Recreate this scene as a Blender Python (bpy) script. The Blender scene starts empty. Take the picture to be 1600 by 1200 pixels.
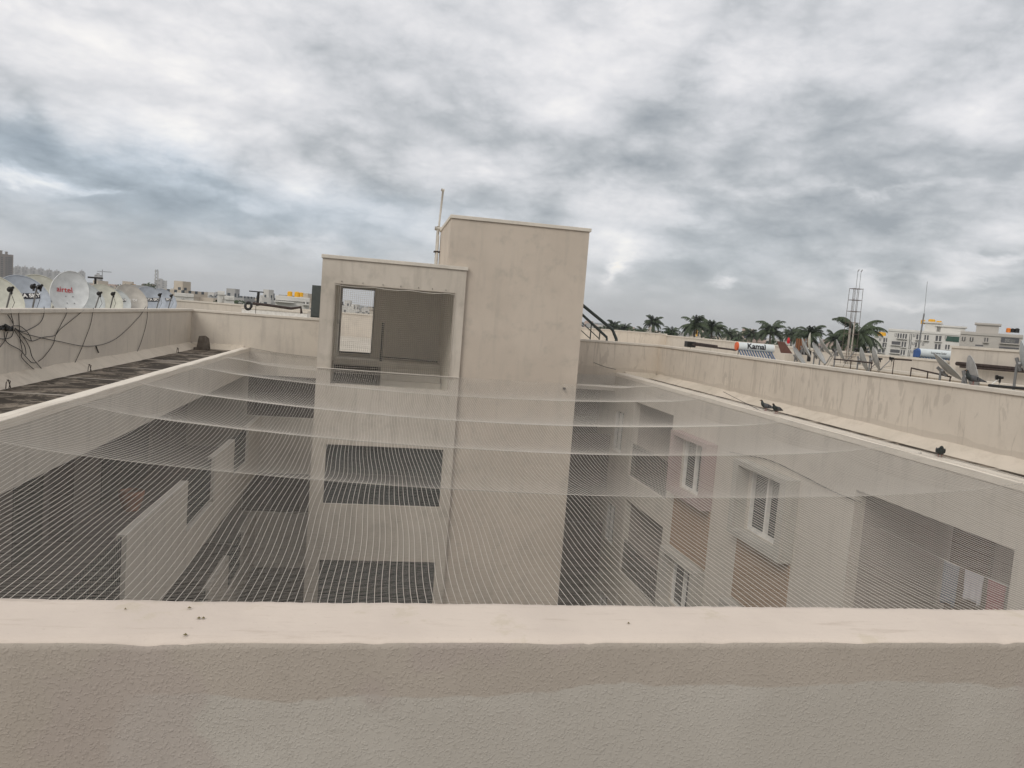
import bpy, bmesh, math, random
import numpy as np
from mathutils import Vector, Matrix
sc = bpy.context.scene
C = sc.collection
rad = math.radians
# ------------------------------------------------------------------ camera
F = 1200.0
RX = np.array([[0.98287788,-0.06282247,-0.17321783],[-0.16682574,0.09573262,-0.98132789],[0.07823204,0.99342267,0.08361307]])
cam = bpy.data.cameras.new('camera'); co = bpy.data.objects.new('camera', cam); C.objects.link(co)
cam.sensor_width = 36; cam.lens = 36*F/1600; cam.clip_start = .05; cam.clip_end = 20000
co.matrix_world = Matrix([[RX[i][j] for j in range(3)]+[0] for i in range(3)]+[[0,0,0,1]])
sc.camera = co
sc.render.resolution_x = 1024; sc.render.resolution_y = 768
sc.view_settings.view_transform = 'Standard'; sc.view_settings.look = 'None'
sc.view_settings.exposure = 0; sc.view_settings.gamma = 1
sc.render.engine = 'CYCLES'
# directions of things seen from the roof (eye = origin, x right, y along the courtyard, z up)
def dr(u, v): return RX @ np.array([(u-800)/F, -(v-600)/F, -1.0])
def onX(u, v, x): r = dr(u, v); return Vector((r*(x/r[0])).tolist())
def onY(u, v, y): r = dr(u, v); return Vector((r*(y/r[1])).tolist())
def onZ(u, v, z): r = dr(u, v); return Vector((r*(z/r[2])).tolist())
def onD(u, v, d): r = dr(u, v); return Vector((r*(d/math.hypot(r[0], r[1]))).tolist())
def azel(u, v):
    r = dr(u, v); r = r/np.linalg.norm(r)
    return math.atan2(r[0], r[1]), math.asin(r[2])
# ------------------------------------------------------------------ world
w = bpy.data.worlds.new('World'); sc.world = w; w.use_nodes = True
SUN_EL, SUN_AZ = rad(38), rad(222)      # azimuth clockwise from +Y
def build_world():
    nt = w.node_tree; N = nt.nodes; L = nt.links; N.clear()
    out = N.new('ShaderNodeOutputWorld'); bg = N.new('ShaderNodeBackground'); bg.inputs[1].default_value = 1.0
    L.new(bg.outputs[0], out.inputs[0])
    def val(x):
        return x
    def M(op, a, b=None, c=None, clamp=False):
        n = N.new('ShaderNodeMath'); n.operation = op; n.use_clamp = clamp
        for i, x in enumerate((a, b, c)):
            if x is None: continue
            if isinstance(x, (int, float)): n.inputs[i].default_value = x
            else: L.new(x, n.inputs[i])
        return n.outputs[0]
    tc = N.new('ShaderNodeTexCoord'); sep = N.new('ShaderNodeSeparateXYZ'); L.new(tc.outputs['Generated'], sep.inputs[0])
    x, y, z = sep.outputs
    def noise(vec, scale, detail, rough, dist=0.):
        n = N.new('ShaderNodeTexNoise'); n.inputs['Scale'].default_value = scale; n.inputs['Detail'].default_value = detail
        n.inputs['Roughness'].default_value = rough; n.inputs['Distortion'].default_value = dist
        L.new(vec, n.inputs['Vector']); return n
    zc = M('ADD', M('MAXIMUM', z, 0), .27)
    comb = N.new('ShaderNodeCombineXYZ'); L.new(M('DIVIDE', x, zc), comb.inputs[0]); L.new(M('DIVIDE', y, zc), comb.inputs[1])
    comb.inputs[2].default_value = 3.7
    P = comb.outputs[0]
    n1 = noise(P, 2.3, 11, .62, .2)
    n2 = noise(P, .9, 4, .5, .2)
    n3 = noise(P, 8, 10, .66, .25)
    az = M('ARCTAN2', x, y); el = M('ARCSINE', z)
    c2 = N.new('ShaderNodeCombineXYZ'); L.new(M('MULTIPLY', az, 1.0), c2.inputs[0]); L.new(M('MULTIPLY', el, 1.75), c2.inputs[1]); c2.inputs[2].default_value = 1.3
    nd = noise(c2.outputs[0], 9, 8, .6, .3)     # edge warp, puffy
    nl = noise(c2.outputs[0], 5.5, 9, .58, .25)
    sc_ = N.new('ShaderNodeSeparateColor'); L.new(nd.outputs['Color'], sc_.inputs[0])
    azd = M('MULTIPLY_ADD', sc_.outputs[0], .17, M('SUBTRACT', az, .085))
    eld = M('MULTIPLY_ADD', sc_.outputs[1], .09, M('SUBTRACT', el, .045))
    def blob(u, v, ru, rv, tilt=0.):
        a, e = azel(u, v)
        da = M('MULTIPLY', M('SUBTRACT', azd, a), F/ru); de = M('MULTIPLY', M('SUBTRACT', eld, e), F/rv)
        if tilt: de = M('ADD', de, M('MULTIPLY', da, tilt))
        q = M('ADD', M('MULTIPLY', da, da), M('MULTIPLY', de, de))
        return M('POWER', 2.718, M('MULTIPLY', q, -1))
    bl = [(60,281,75,12,.34,.3),(195,300,32,9,.20,0),(120,110,330,95,.05,0),(250,215,190,22,.06,.9),(330,265,60,14,.08,.8),(450,290,90,38,.10,-.2),
          (750,262,42,20,.13,0),(830,130,90,70,.08,0),(1210,112,120,34,.15,0),(1570,170,80,50,.10,0),(690,420,260,16,.06,0),(470,385,100,8,.10,0),
          (968,412,17,22,.34,0),(1120,438,20,9,.24,0),(1000,385,60,12,.08,0),(1350,440,52,22,.24,0),(1500,430,60,20,.28,0),(1560,396,60,7,.18,0),(1440,471,80,7,.16,0),(1400,298,90,6,.10,0),
          (1200,300,50,10,.08,0),(1590,260,60,30,.02,0),
          (1150,345,230,50,-.07,0),(1120,425,200,26,-.09,0),(1480,330,150,34,-.09,0),(640,120,140,50,-.06,0),(1240,40,150,60,-.08,0),(1520,110,80,50,-.07,0),
          (1520,441,42,14,-.22,0),(1405,428,52,14,-.20,0),(1330,470,90,14,-.08,0),(560,320,150,22,-.07,0),(300,330,220,30,-.07,0),(120,240,160,28,-.10,0),(1300,240,200,30,-.05,0),(1350,250,450,170,-.07,0),(250,90,420,140,.03,0),(420,310,60,26,.12,-.3),
          (500,200,180,30,-.03,.3)]
    acc = None
    for u, v, ru, rv, k, t in bl:
        b = M('MULTIPLY', blob(u, v, ru, rv, t), k*1.5)
        acc = b if acc is None else M('ADD', acc, b)
    v = M('ADD', M('MULTIPLY', M('SUBTRACT', n1.outputs[0], .5), .42), M('MULTIPLY', M('SUBTRACT', n2.outputs[0], .5), .50))
    v = M('ADD', v, M('MULTIPLY', M('SUBTRACT', n3.outputs[0], .5), .26))
    fade = M('SMOOTH_MIN', M('MULTIPLY', M('MAXIMUM', el, 0), 7.), 1., .2)
    def billow(vec, s0, n, off):
        mp = N.new('ShaderNodeMapping'); mp.inputs['Location'].default_value = off; L.new(vec, mp.inputs[0]); o_ = None
        # warp the lookup so that the lumps are not regular
        wn = noise(mp.outputs[0], s0*.8, 4, .5); wm = N.new('ShaderNodeVectorMath'); wm.operation = 'MULTIPLY_ADD'
        L.new(wn.outputs['Color'], wm.inputs[0]); k_ = .32/s0; wm.inputs[1].default_value = (k_,k_,0); L.new(mp.outputs[0], wm.inputs[2])
        for i in range(n):
            q = noise(wm.outputs[0], s0*2.1**i, 0, 0); b_ = M('MULTIPLY', M('ABSOLUTE', M('SUBTRACT', q.outputs[0], .5)), 2*.55**i); o_ = b_ if o_ is None else M('ADD', o_, b_)
        return o_
    bP = M('SUBTRACT', billow(P, 2.3, 7, (1.3,4.2,0)), .40)
    v = M('ADD', v, M('MULTIPLY', bP, .40))
    v = M('MULTIPLY', v, fade)
    bL = M('SUBTRACT', billow(c2.outputs[0], 4.6, 7, (5.1,2.7,.5)), .40)
    v = M('ADD', v, M('MULTIPLY', M('MULTIPLY', bL, .34), M('MINIMUM', M('MULTIPLY', M('MAXIMUM', el, 0), 12.), 1.)))
    v = M('ADD', v, M('MULTIPLY', M('MULTIPLY', M('SUBTRACT', nl.outputs[0], .5), .40), M('MINIMUM', M('MULTIPLY', M('MAXIMUM', el, 0), 10.), 1.)))
    v = M('ADD', v, acc)
    v = M('ADD', v, M('MULTIPLY', M('MINIMUM', M('MAXIMUM', el, 0), .5), .22))
    v = M('ADD', v, .335)
    r = N.new('ShaderNodeValToRGB'); L.new(v, r.inputs[0]); cr = r.color_ramp
    pts = [(0.06,(.33,.355,.38)),(.26,(.48,.50,.52)),(.46,(.68,.685,.705)),(.64,(.83,.82,.83)),(.84,(.98,.955,.93)),(1,(1.10,1.03,.93))]
    cr.elements[0].position = pts[0][0]; cr.elements[0].color = pts[0][1]+(1,)
    cr.elements[1].position = pts[-1][0]; cr.elements[1].color = pts[-1][1]+(1,)
    for p, c in pts[1:-1]:
        e = cr.elements.new(p); e.color = c+(1,)
    # blue gaps low on the left
    bb = None
    for u, v2, ru, rv, k in [(110,250,190,50,.9),(340,320,300,50,.7),(20,380,260,60,.45),(600,360,200,60,.40),(1100,400,200,60,.25)]:
        b = M('MULTIPLY', blob(u, v2, ru, rv), k); bb = b if bb is None else M('ADD', bb, b)
    bb = M('MULTIPLY', bb, M('SUBTRACT', 1.25, v, clamp=True), clamp=True)
    sky = N.new('ShaderNodeTexSky'); sky.sky_type = 'NISHITA'; sky.sun_disc = False; sky.sun_elevation = SUN_EL; sky.sun_rotation = SUN_AZ
    skm = N.new('ShaderNodeMix'); skm.data_type = 'RGBA'; skm.blend_type = 'MULTIPLY'; skm.inputs[0].default_value = 1
    L.new(sky.outputs[0], skm.inputs[6]); skm.inputs[7].default_value = (.10,.10,.10,1)
    tint = N.new('ShaderNodeMix'); tint.data_type = 'RGBA'; tint.blend_type = 'MULTIPLY'; L.new(bb, tint.inputs[0])
    L.new(r.outputs[0], tint.inputs[6]); tint.inputs[7].default_value = (.88,.97,1.05,1)
    mx = N.new('ShaderNodeMix'); mx.data_type = 'RGBA'; mx.inputs[0].default_value = .93
    L.new(skm.outputs[2], mx.inputs[6]); L.new(tint.outputs[2], mx.inputs[7])
    L.new(mx.outputs[2], bg.inputs[0])
build_world()
sd = bpy.data.lights.new('sun', 'SUN'); sd.energy = 1.35; sd.angle = rad(30); sd.color = (1,.955,.88)
so = bpy.data.objects.new('sun', sd); C.objects.link(so)
sv = Vector((math.sin(SUN_AZ)*math.cos(SUN_EL), math.cos(SUN_AZ)*math.cos(SUN_EL), math.sin(SUN_EL)))
so.rotation_euler = sv.to_track_quat('Z', 'Y').to_euler()
sc.view_settings.exposure = 0.08
# ------------------------------------------------------------------ helpers
ORG = {}
def tag(o, label=None, cat=None, group=None, kind=None):
    if label: o['label'] = label
    if cat: o['category'] = cat
    if group: o['group'] = group
    if kind: o['kind'] = kind
    return o
def thing(name, label, cat, loc=(0,0,0), rz=0, group=None, local=False):
    o = bpy.data.objects.new(name, None); C.objects.link(o); o.empty_display_size = .1
    o.location = loc; o.rotation_euler = (0,0,rz); tag(o, label, cat, group)
    ORG[o] = Vector((0,0,0)) if local else Vector(loc)
    return o
class MB:
    def __init__(s): s.v = []; s.f = []; s.off = 0
    def add(s, vs, fs, mtx=None):
        n = len(s.v)
        if mtx is not None: vs = [mtx @ Vector(p) for p in vs]
        s.v += [tuple(p) for p in vs]; s.f += [tuple(i+n for i in f) for f in fs]; return s
    def box(s, x0, x1, y0, y1, z0, z1, mtx=None):
        vs = [(x0,y0,z0),(x1,y0,z0),(x1,y1,z0),(x0,y1,z0),(x0,y0,z1),(x1,y0,z1),(x1,y1,z1),(x0,y1,z1)]
        return s.add(vs, [(0,3,2,1),(4,5,6,7),(0,1,5,4),(1,2,6,5),(2,3,7,6),(3,0,4,7)], mtx)
    def tube(s, path, r, n=6, cap=True, mtx=None):
        P = [Vector(p) for p in path]; vs = []; fs = []
        rr = r if isinstance(r, (list, tuple)) else [r]*len(P)
        up = Vector((0,0,1))
        for i, p in enumerate(P):
            t = (P[min(i+1, len(P)-1)]-P[max(i-1, 0)]).normalized()
            u = Vector((0,0,1)) if abs(t.z) < .9 else Vector((1,0,0))
            a = t.cross(u).normalized(); b = t.cross(a)
            for k in range(n):
                q = 2*math.pi*k/n
                vs.append(p+(a*math.cos(q)+b*math.sin(q))*rr[i])
        for i in range(len(P)-1):
            for k in range(n):
                k2 = (k+1) % n; fs.append((i*n+k, i*n+k2, (i+1)*n+k2, (i+1)*n+k))
        if cap: fs.append(tuple(range(n))); fs.append(tuple((len(P)-1)*n+k for k in reversed(range(n))))
        return s.add(vs, fs, mtx)
    def loft(s, rings, cap=True, mtx=None):
        n = len(rings[0]); vs = [p for r in rings for p in r]; fs = []
        for i in range(len(rings)-1):
            for k in range(n):
                k2 = (k+1) % n; fs.append((i*n+k, i*n+k2, (i+1)*n+k2, (i+1)*n+k))
        if cap: fs.append(tuple(range(n))); fs.append(tuple((len(rings)-1)*n+k for k in reversed(range(n))))
        return s.add(vs, fs, mtx)
    def build(s, name, mat, parent=None, smooth=False, bevel=0):
        me = bpy.data.meshes.new(name); o = bpy.data.objects.new(name, me); C.objects.link(o)
        og = ORG.get(parent, Vector((0,0,0))) if parent else Vector((0,0,0))
        me.from_pydata([tuple(Vector(p)-og) for p in s.v], [], s.f); me.update()
        if mat: me.materials.append(mat)
        if smooth: me.polygons.foreach_set('use_smooth', [True]*len(me.polygons))
        if parent: o.parent = parent; ORG[o] = og
        if bevel:
            m = o.modifiers.new('bevel', 'BEVEL'); m.width = bevel; m.segments = 2; m.limit_method = 'ANGLE'
        return o
def bx(*a): return MB().box(*a)
def solo(o, label, cat, group=None): return tag(o, label, cat, group)
def copy_tree(o, parent=None):
    c = o.copy(); C.objects.link(c); c.parent = parent
    for ch in list(o.children): copy_tree(ch, c)
    return c
# ------------------------------------------------------------------ materials
def newmat(name):
    m = bpy.data.materials.new(name); m.use_nodes = True; nt = m.node_tree
    return m, nt, nt.nodes, nt.links, nt.nodes['Principled BSDF']
def plain(name, col, rough=.6, metal=0, noise=.12, scale=8, spec=.3):
    m, nt, N, L, b = newmat(name); b.inputs['Roughness'].default_value = rough; b.inputs['Metallic'].default_value = metal
    b.inputs['Specular IOR Level'].default_value = spec
    tc = N.new('ShaderNodeTexCoord'); n = N.new('ShaderNodeTexNoise'); n.inputs['Scale'].default_value = scale; n.inputs['Detail'].default_value = 6
    L.new(tc.outputs['Object'], n.inputs['Vector'])
    r = N.new('ShaderNodeValToRGB'); L.new(n.outputs[0], r.inputs[0])
    r.color_ramp.elements[0].position = .3; r.color_ramp.elements[1].position = .7
    r.color_ramp.elements[0].color = tuple(c*(1-noise) for c in col)+(1,); r.color_ramp.elements[1].color = tuple(min(1, c*(1+noise)) for c in col)+(1,)
    L.new(r.outputs[0], b.inputs['Base Color']); return m
class NG:
    def __init__(s, name): s.m, s.nt, s.N, s.L, s.b = newmat(name); s.tc = s.N.new('ShaderNodeTexCoord').outputs['Object']
    def mp(s, scale=(1,1,1), loc=(0,0,0)):
        n = s.N.new('ShaderNodeMapping'); n.inputs['Scale'].default_value = scale; n.inputs['Location'].default_value = loc
        s.L.new(s.tc, n.inputs[0]); return n.outputs[0]
    def noise(s, vec, scale, detail=6, rough=.55, dist=0.):
        n = s.N.new('ShaderNodeTexNoise'); n.inputs['Scale'].default_value = scale; n.inputs['Detail'].default_value = detail
        n.inputs['Roughness'].default_value = rough; n.inputs['Distortion'].default_value = dist
        s.L.new(vec, n.inputs['Vector']); return n.outputs[0]
    def ramp(s, x, a, b):
        n = s.N.new('ShaderNodeMapRange'); n.interpolation_type = 'SMOOTHSTEP'; n.inputs[1].default_value = a; n.inputs[2].default_value = b
        s.L.new(x, n.inputs[0]); return n.outputs[0]
    def mix(s, f, a, b, mode='MIX'):
        n = s.N.new('ShaderNodeMix'); n.data_type = 'RGBA'; n.blend_type = mode
        for i, x in ((0, f), (6, a), (7, b)):
            if isinstance(x, (int, float)): n.inputs[i].default_value = x
            elif isinstance(x, tuple): n.inputs[i].default_value = x+(1,)
            else: s.L.new(x, n.inputs[i])
        return n.outputs[2]
    def math(s, op, a, b=0., clamp=False):
        n = s.N.new('ShaderNodeMath'); n.operation = op; n.use_clamp = clamp
        for i, x in ((0, a), (1, b)):
            if isinstance(x, (int, float)): n.inputs[i].default_value = x
            else: s.L.new(x, n.inputs[i])
        return n.outputs[0]
    def sep(s, v):
        n = s.N.new('ShaderNodeSeparateXYZ'); s.L.new(v, n.inputs[0]); return n.outputs
    def bump(s, h, strength, dist=.01):
        n = s.N.new('ShaderNodeBump'); n.inputs['Strength'].default_value = strength; n.inputs['Distance'].default_value = dist
        s.L.new(h, n.inputs['Height']); s.L.new(n.outputs[0], s.b.inputs['Normal'])
    def done(s, col, rough=.85):
        s.L.new(col, s.b.inputs['Base Color']); s.b.inputs['Roughness'].default_value = rough; s.b.inputs['Specular IOR Level'].default_value = .2
        return s.m
def stucco(name, col, alt, stain, streak=.5, blotch=.5, bscale=35, bstr=.3, seed=0., drip=0.):
    g = NG(name); v = g.mp((1,1,1), (seed,seed*.7,seed*1.3))
    big = g.noise(v, .7, 7, .6); med = g.noise(v, 2.3, 8, .65)
    c = g.mix(g.ramp(big, .38, .62), col, alt)
    c = g.mix(g.math('MULTIPLY', g.ramp(med, .5, .72), blotch), c, stain)
    sv_ = g.mp((2.2,2.2,.22), (seed,0,0)); st = g.noise(sv_, 2.2, 7, .62)
    c = g.mix(g.math('MULTIPLY', g.ramp(st, .5, .7), streak), c, stain)
    if drip:
        sv2 = g.mp((1.1,1.1,.16), (seed+4,2,1)); s2 = g.noise(sv2, 2.6, 3, .55, .5)
        hi = g.noise(g.mp((1.3,1.3,.9),(9,9,9)), 1.1, 3)
        k = g.math('MULTIPLY', g.ramp(g.math('ABSOLUTE', g.math('SUBTRACT', s2, .5)), .030, .014), g.ramp(hi, .45, .53))
        s4 = g.noise(g.mp((1.6,1.6,.5),(3,8,2)), 2.0, 4, .6, .5); k = g.math('MAXIMUM', k, g.math('MULTIPLY', g.ramp(s4, .60, .63), .8))
        zz = g.sep(g.tc)[2]; wv = g.noise(g.mp((1,1,1),(2,2,2)), 1.2, 4)
        k = g.math('MAXIMUM', k, g.math('MULTIPLY', g.ramp(g.math('SUBTRACT', zz, g.math('MULTIPLY', wv, .22)), .17, .15), .6))
        c = g.mix(g.math('MULTIPLY', k, drip), c, tuple(x*.90 for x in stain))
    fine = g.noise(v, 60, 4, .6); c = g.mix(g.math('MULTIPLY', g.ramp(fine, .45, .8), .12), c, tuple(x*.6 for x in stain))
    h = g.noise(v, bscale, 5, .6); g.bump(h, bstr, .006)
    return g.done(c, .9)
WALL = (0.640,0.569,0.483); WALL2 = (0.587,0.519,0.439); STN = (0.426,0.377,0.318)
m_wall = stucco('plaster_wall', WALL, WALL2, STN, .40, .25, seed=1)
m_tower = stucco('plaster_tower', (0.575,0.498,0.417), (0.533,0.460,0.384), (0.394,0.356,0.302), .26, .5, seed=5)
m_par = stucco('plaster_parapet', (0.629,0.569,0.489), (0.575,0.519,0.449), (0.426,0.384,0.335), .5, .3, seed=8)
m_parR = stucco('plaster_parapet_dripped', (0.672,0.597,0.505), (0.618,0.547,0.461), (0.501,0.438,0.367), .35, .3, seed=2, drip=.55)
m_coping = stucco('coping_plaster', (0.682,0.623,0.538), (0.618,0.569,0.495), (0.448,0.405,0.351), .2, .4, seed=3)
m_kerb = stucco('kerb_plaster', (0.789,0.723,0.626), (0.724,0.657,0.570), (0.533,0.481,0.406), .1, .3, seed=4)
m_well = stucco('courtyard_plaster', (0.575,0.526,0.461), (0.533,0.488,0.428), (0.394,0.361,0.318), .45, .4, seed=6)
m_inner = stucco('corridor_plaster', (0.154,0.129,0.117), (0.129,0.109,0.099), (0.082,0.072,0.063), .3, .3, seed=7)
m_tan = stucco('tan_tile', (.34,.235,.16), (.30,.21,.14), (.22,.16,.1), .2, .2, seed=9)
m_dark = plain('dark_interior', (.02,.02,.02), .9)
m_grille = plain('dark_grille', (.03,.035,.032), .6)
m_glass = plain('window_glass', (.03,.038,.04), .12, 0, .3, 2, .35)
m_white = plain('white_paint', (.72,.70,.66), .5)
m_upvc = plain('pale_pipe', (.50,.46,.40), .5)
m_blk = plain('black_rubber', (.018,.017,.016), .5)
m_rust = plain('rusty_steel', (.055,.04,.035), .8, .2, .4, 12)
m_steel = plain('grey_steel', (.22,.22,.22), .5, .4)
m_green = plain('dark_green_steel', (.045,.055,.05), .5)
m_yel = plain('yellow_tank', (.72,.38,.02), .5)
m_orange = plain('orange_tank', (.75,.22,.03), .5)
m_red = plain('red_letters', (.50,.02,.03), .5)
m_ink = plain('black_letters', (.02,.02,.025), .5)
m_cream = plain('dish_cream', (.54,.53,.45), .45)
m_blue = plain('dish_blue_grey', (.38,.41,.45), .4)
m_grey = plain('dish_grey', (.47,.49,.48), .45)
m_beige = plain('dish_beige', (.48,.45,.40), .5)
m_whitish = plain('dish_whitish', (.60,.61,.60), .4)
m_bar = plain('weathered_bar', (.13,.105,.09), .8)
m_dgrey = plain('dish_dull_grey', (.36,.36,.345), .5)
m_dirty = plain('dish_weathered', (.38,.37,.355), .6, 0, .25, 6)
m_bark = plain('palm_bark', (.16,.13,.10), .9)
m_palm = plain('palm_frond', (.048,.066,.032), .6, 0, .35, 1.2)
m_leaf = plain('tree_leaf', (.05,.075,.035), .7, 0, .35, .5)

# roof floor: dark algae streaks on pale screed
def roof_mat():
    g = NG('weathered_roof_screed'); v = g.mp((1,1,1))
    s1 = g.noise(g.mp((1.1,1.15,1)), 1.7, 9, .76, .8); s2 = g.noise(g.mp((2.5,.6,1),(3,1,0)), 2.5, 8, .7); s3 = g.noise(v, .45, 4, .6)
    c = g.mix(g.ramp(s2, .35, .65), (.33,.28,.22), (.21,.17,.13))
    c = g.mix(g.ramp(s1, .40, .54), c, (.050,.040,.030))
    c = g.mix(g.math('MULTIPLY', g.ramp(s3, .55, .68), .7), c, (.36,.31,.26))
    x, y, z = g.sep(g.tc)
    fy = g.math('ABSOLUTE', g.math('SUBTRACT', g.math('FRACT', g.math('DIVIDE', y, 2.4)), .5)); c = g.mix(g.ramp(fy, .47, .49), c, (.42,.37,.31))
    g.bump(g.noise(v, 30, 5), .3, .01); return g.done(c, .85)
m_roof = roof_mat()
m_roof2 = stucco('pale_roof_screed', (0.533,0.481,0.406), (0.448,0.405,0.340), (0.277,0.242,0.197), .0, .5, seed=11)
m_coving = stucco('coving_mortar', (0.640,0.564,0.471), (0.555,0.493,0.406), (0.362,0.306,0.242), .2, .4, seed=12)
m_ground = stucco('city_ground', (.16,.15,.12), (.10,.11,.07), (.07,.08,.05), 0, .6, seed=13)
def near_face():
    g = NG('rough_plaster'); v = g.mp((1,1,1)); x, y, z = g.sep(g.tc)
    wob = g.noise(g.mp((1,1,1),(2,0,0)), 2.2, 5, .6); wob2 = g.noise(g.mp((1,1,1),(5,0,3)), 9, 5, .6)
    zz = g.math('ADD', z, g.math('ADD', g.math('MULTIPLY', g.math('SUBTRACT', wob, .5), .09), g.math('MULTIPLY', g.math('SUBTRACT', wob2, .5), .022)))
    up = g.ramp(zz, 1.014, 1.019)      # fresh darker band of paint near the top
    left = g.ramp(g.math('ADD', x, g.math('MULTIPLY', g.math('SUBTRACT', wob, .5), .5)), -.30, -.34)
    lo = g.mix(g.ramp(g.noise(v, 3, 6), .4, .6), (.485,.450,.398), (.45,.415,.365))
    hi = g.mix(g.ramp(g.noise(v, 5, 6), .4, .6), (.430,.378,.322), (.405,.355,.302))
    c = g.mix(g.math('MAXIMUM', up, left), lo, hi)
    c = g.mix(g.math('MULTIPLY', g.ramp(g.noise(g.mp((1,1,1),(7,7,7)), 3.5, 3), .56, .63), .5), c, (.40,.34,.305))
    dk = g.noise(g.mp((1,1,1),(1,4,2)), 38, 6, .7); c = g.mix(g.math('MULTIPLY', g.ramp(dk, .58, .72), .25), c, (.27,.235,.20))
    h1 = g.noise(v, 210, 3, .5, .25); h2 = g.noise(v, 30, 5, .6, .3); h3 = g.noise(v, 420, 3, .5)
    h = g.math('ADD', g.math('MULTIPLY', g.ramp(h1, .48, .70), .75), g.math('ADD', g.math('MULTIPLY', h2, .9), g.math('MULTIPLY', h3, .18)))
    g.bump(h, .45, .0020); return g.done(c, .8)
def near_top():
    g = NG('cream_coping_paint'); v = g.mp((1,1,1))
    c = g.mix(g.ramp(g.noise(v, 4, 7), .35, .65), (.66,.57,.487), (.61,.525,.45))
    c = g.mix(g.math('MULTIPLY', g.ramp(g.noise(g.mp((.35,2.5,1)), 16, 8, .72), .54, .68), .6), c, (.50,.42,.345))
    c = g.mix(g.math('MULTIPLY', g.ramp(g.noise(g.mp((1,1,1),(3,3,3)), 7, 7, .7), .58, .66), .4), c, (.52,.45,.33))
    c = g.mix(g.math('MULTIPLY', g.ramp(g.noise(v, 90, 5, .7), .64, .74), .6), c, (.36,.30,.24))
    h = g.math('ADD', g.noise(v, 20, 6, .6), g.math('MULTIPLY', g.noise(g.mp((.4,3,1)), 60, 5), .4)); g.bump(h, .3, .006)
    return g.done(c, .75)
m_nearf, m_neart = near_face(), near_top()
m_rope = plain('dull_rope', (.42,.39,.34))
def net_mat():
    m, nt, N, L, b = newmat('nylon_net'); b.inputs['Base Color'].default_value = (.82,.77,.70,1); b.inputs['Roughness'].default_value = .6
    tr = N.new('ShaderNodeBsdfTranslucent'); tr.inputs[0].default_value = (.82,.77,.70,1)
    mx = N.new('ShaderNodeMixShader'); mx.inputs[0].default_value = .35
    L.new(b.outputs[0], mx.inputs[1]); L.new(tr.outputs[0], mx.inputs[2]); L.new(mx.outputs[0], N['Material Output'].inputs[0]); return m
m_net = net_mat()
def corrugated():
    g = NG('brown_corrugated'); x, y, z = g.sep(g.tc); s = g.math('SINE', g.math('MULTIPLY', x, 60))
    c = g.mix(g.ramp(s, -.6, .6), (.12,.055,.03), (.22,.10,.05)); return g.done(c, .7)
m_corr = corrugated()
def facade(name, col, dark=(.07,.08,.09), sx=3.2, sz=3.0, wx=.42, wz=.4):
    g = NG(name); x, y, z = g.sep(g.tc)
    h = g.math('ADD', x, g.math('MULTIPLY', y, 1.0))
    fx = g.math('FRACT', g.math('DIVIDE', h, sx)); fz = g.math('FRACT', g.math('DIVIDE', z, sz))
    k = g.math('MULTIPLY', g.math('LESS_THAN', g.math('ABSOLUTE', g.math('SUBTRACT', fx, .5)), wx/2), g.math('LESS_THAN', g.math('ABSOLUTE', g.math('SUBTRACT', fz, .5)), wz/2))
    rnd = g.N.new('ShaderNodeTexWhiteNoise'); rnd.noise_dimensions = '2D'
    cb = g.N.new('ShaderNodeCombineXYZ'); g.L.new(g.math('FLOOR', g.math('DIVIDE', h, sx)), cb.inputs[0]); g.L.new(g.math('FLOOR', g.math('DIVIDE', z, sz)), cb.inputs[1]); g.L.new(cb.outputs[0], rnd.inputs[0])
    k = g.math('MULTIPLY', k, g.math('GREATER_THAN', rnd.outputs[0], .25))
    nrm = g.N.new('ShaderNodeNewGeometry'); nz = g.sep(nrm.outputs['Normal'])[2]; k = g.math('MULTIPLY', k, g.math('LESS_THAN', g.math('ABSOLUTE', nz), .5))
    c = g.mix(g.ramp(g.noise(g.mp((1,1,1)), .15, 5), .35, .65), col, tuple(q*.85 for q in col)); c = g.mix(k, c, dark)
    return g.done(c, .9)
# ------------------------------------------------------------------ ground
YN0, YN1 = 1.14, 1.30        # near parapet front / back
XL, XR, YF = -3.9, 7.8, 24.5
g = MB(); g.add([(-4500,-4500,-17),(4500,-4500,-17),(4500,4500,-17),(-4500,4500,-17)], [(0,1,2,3)]); tag(g.build('ground', m_ground), kind='structure')
tag(bx(XL, XR, YN1, YF, -16.99, -16.9).build('courtyard_floor', m_roof2), kind='structure')
# roof decks (slabs)
def slab(name, x0, x1, y0, y1, z, mat, th=.16):
    return tag(bx(x0, x1, y0, y1, z-th, z).build(name, mat), kind='structure')
slab('left_roof_floor', -5.55, XL-.152, YN1+.002, YF-.002, -1.6, m_roof)
slab('right_roof_floor', XR+.202, 9.23, YN1+.002, YF-.002, -1.6, m_roof)
slab('near_roof_floor', -14, 14, -6, YN0-.002, -1.6, m_roof)
slab('left_outer_roof_floor', -9.5, -5.76, 4, YF, -1.6, m_roof2)
slab('right_outer_roof_floor', 9.36, 19.99, 6, 70, -1.6, m_roof2)
slab('far_roof_floor', -9.5, 9.35, YF+.16, 44, -1.6, m_roof2)
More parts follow.
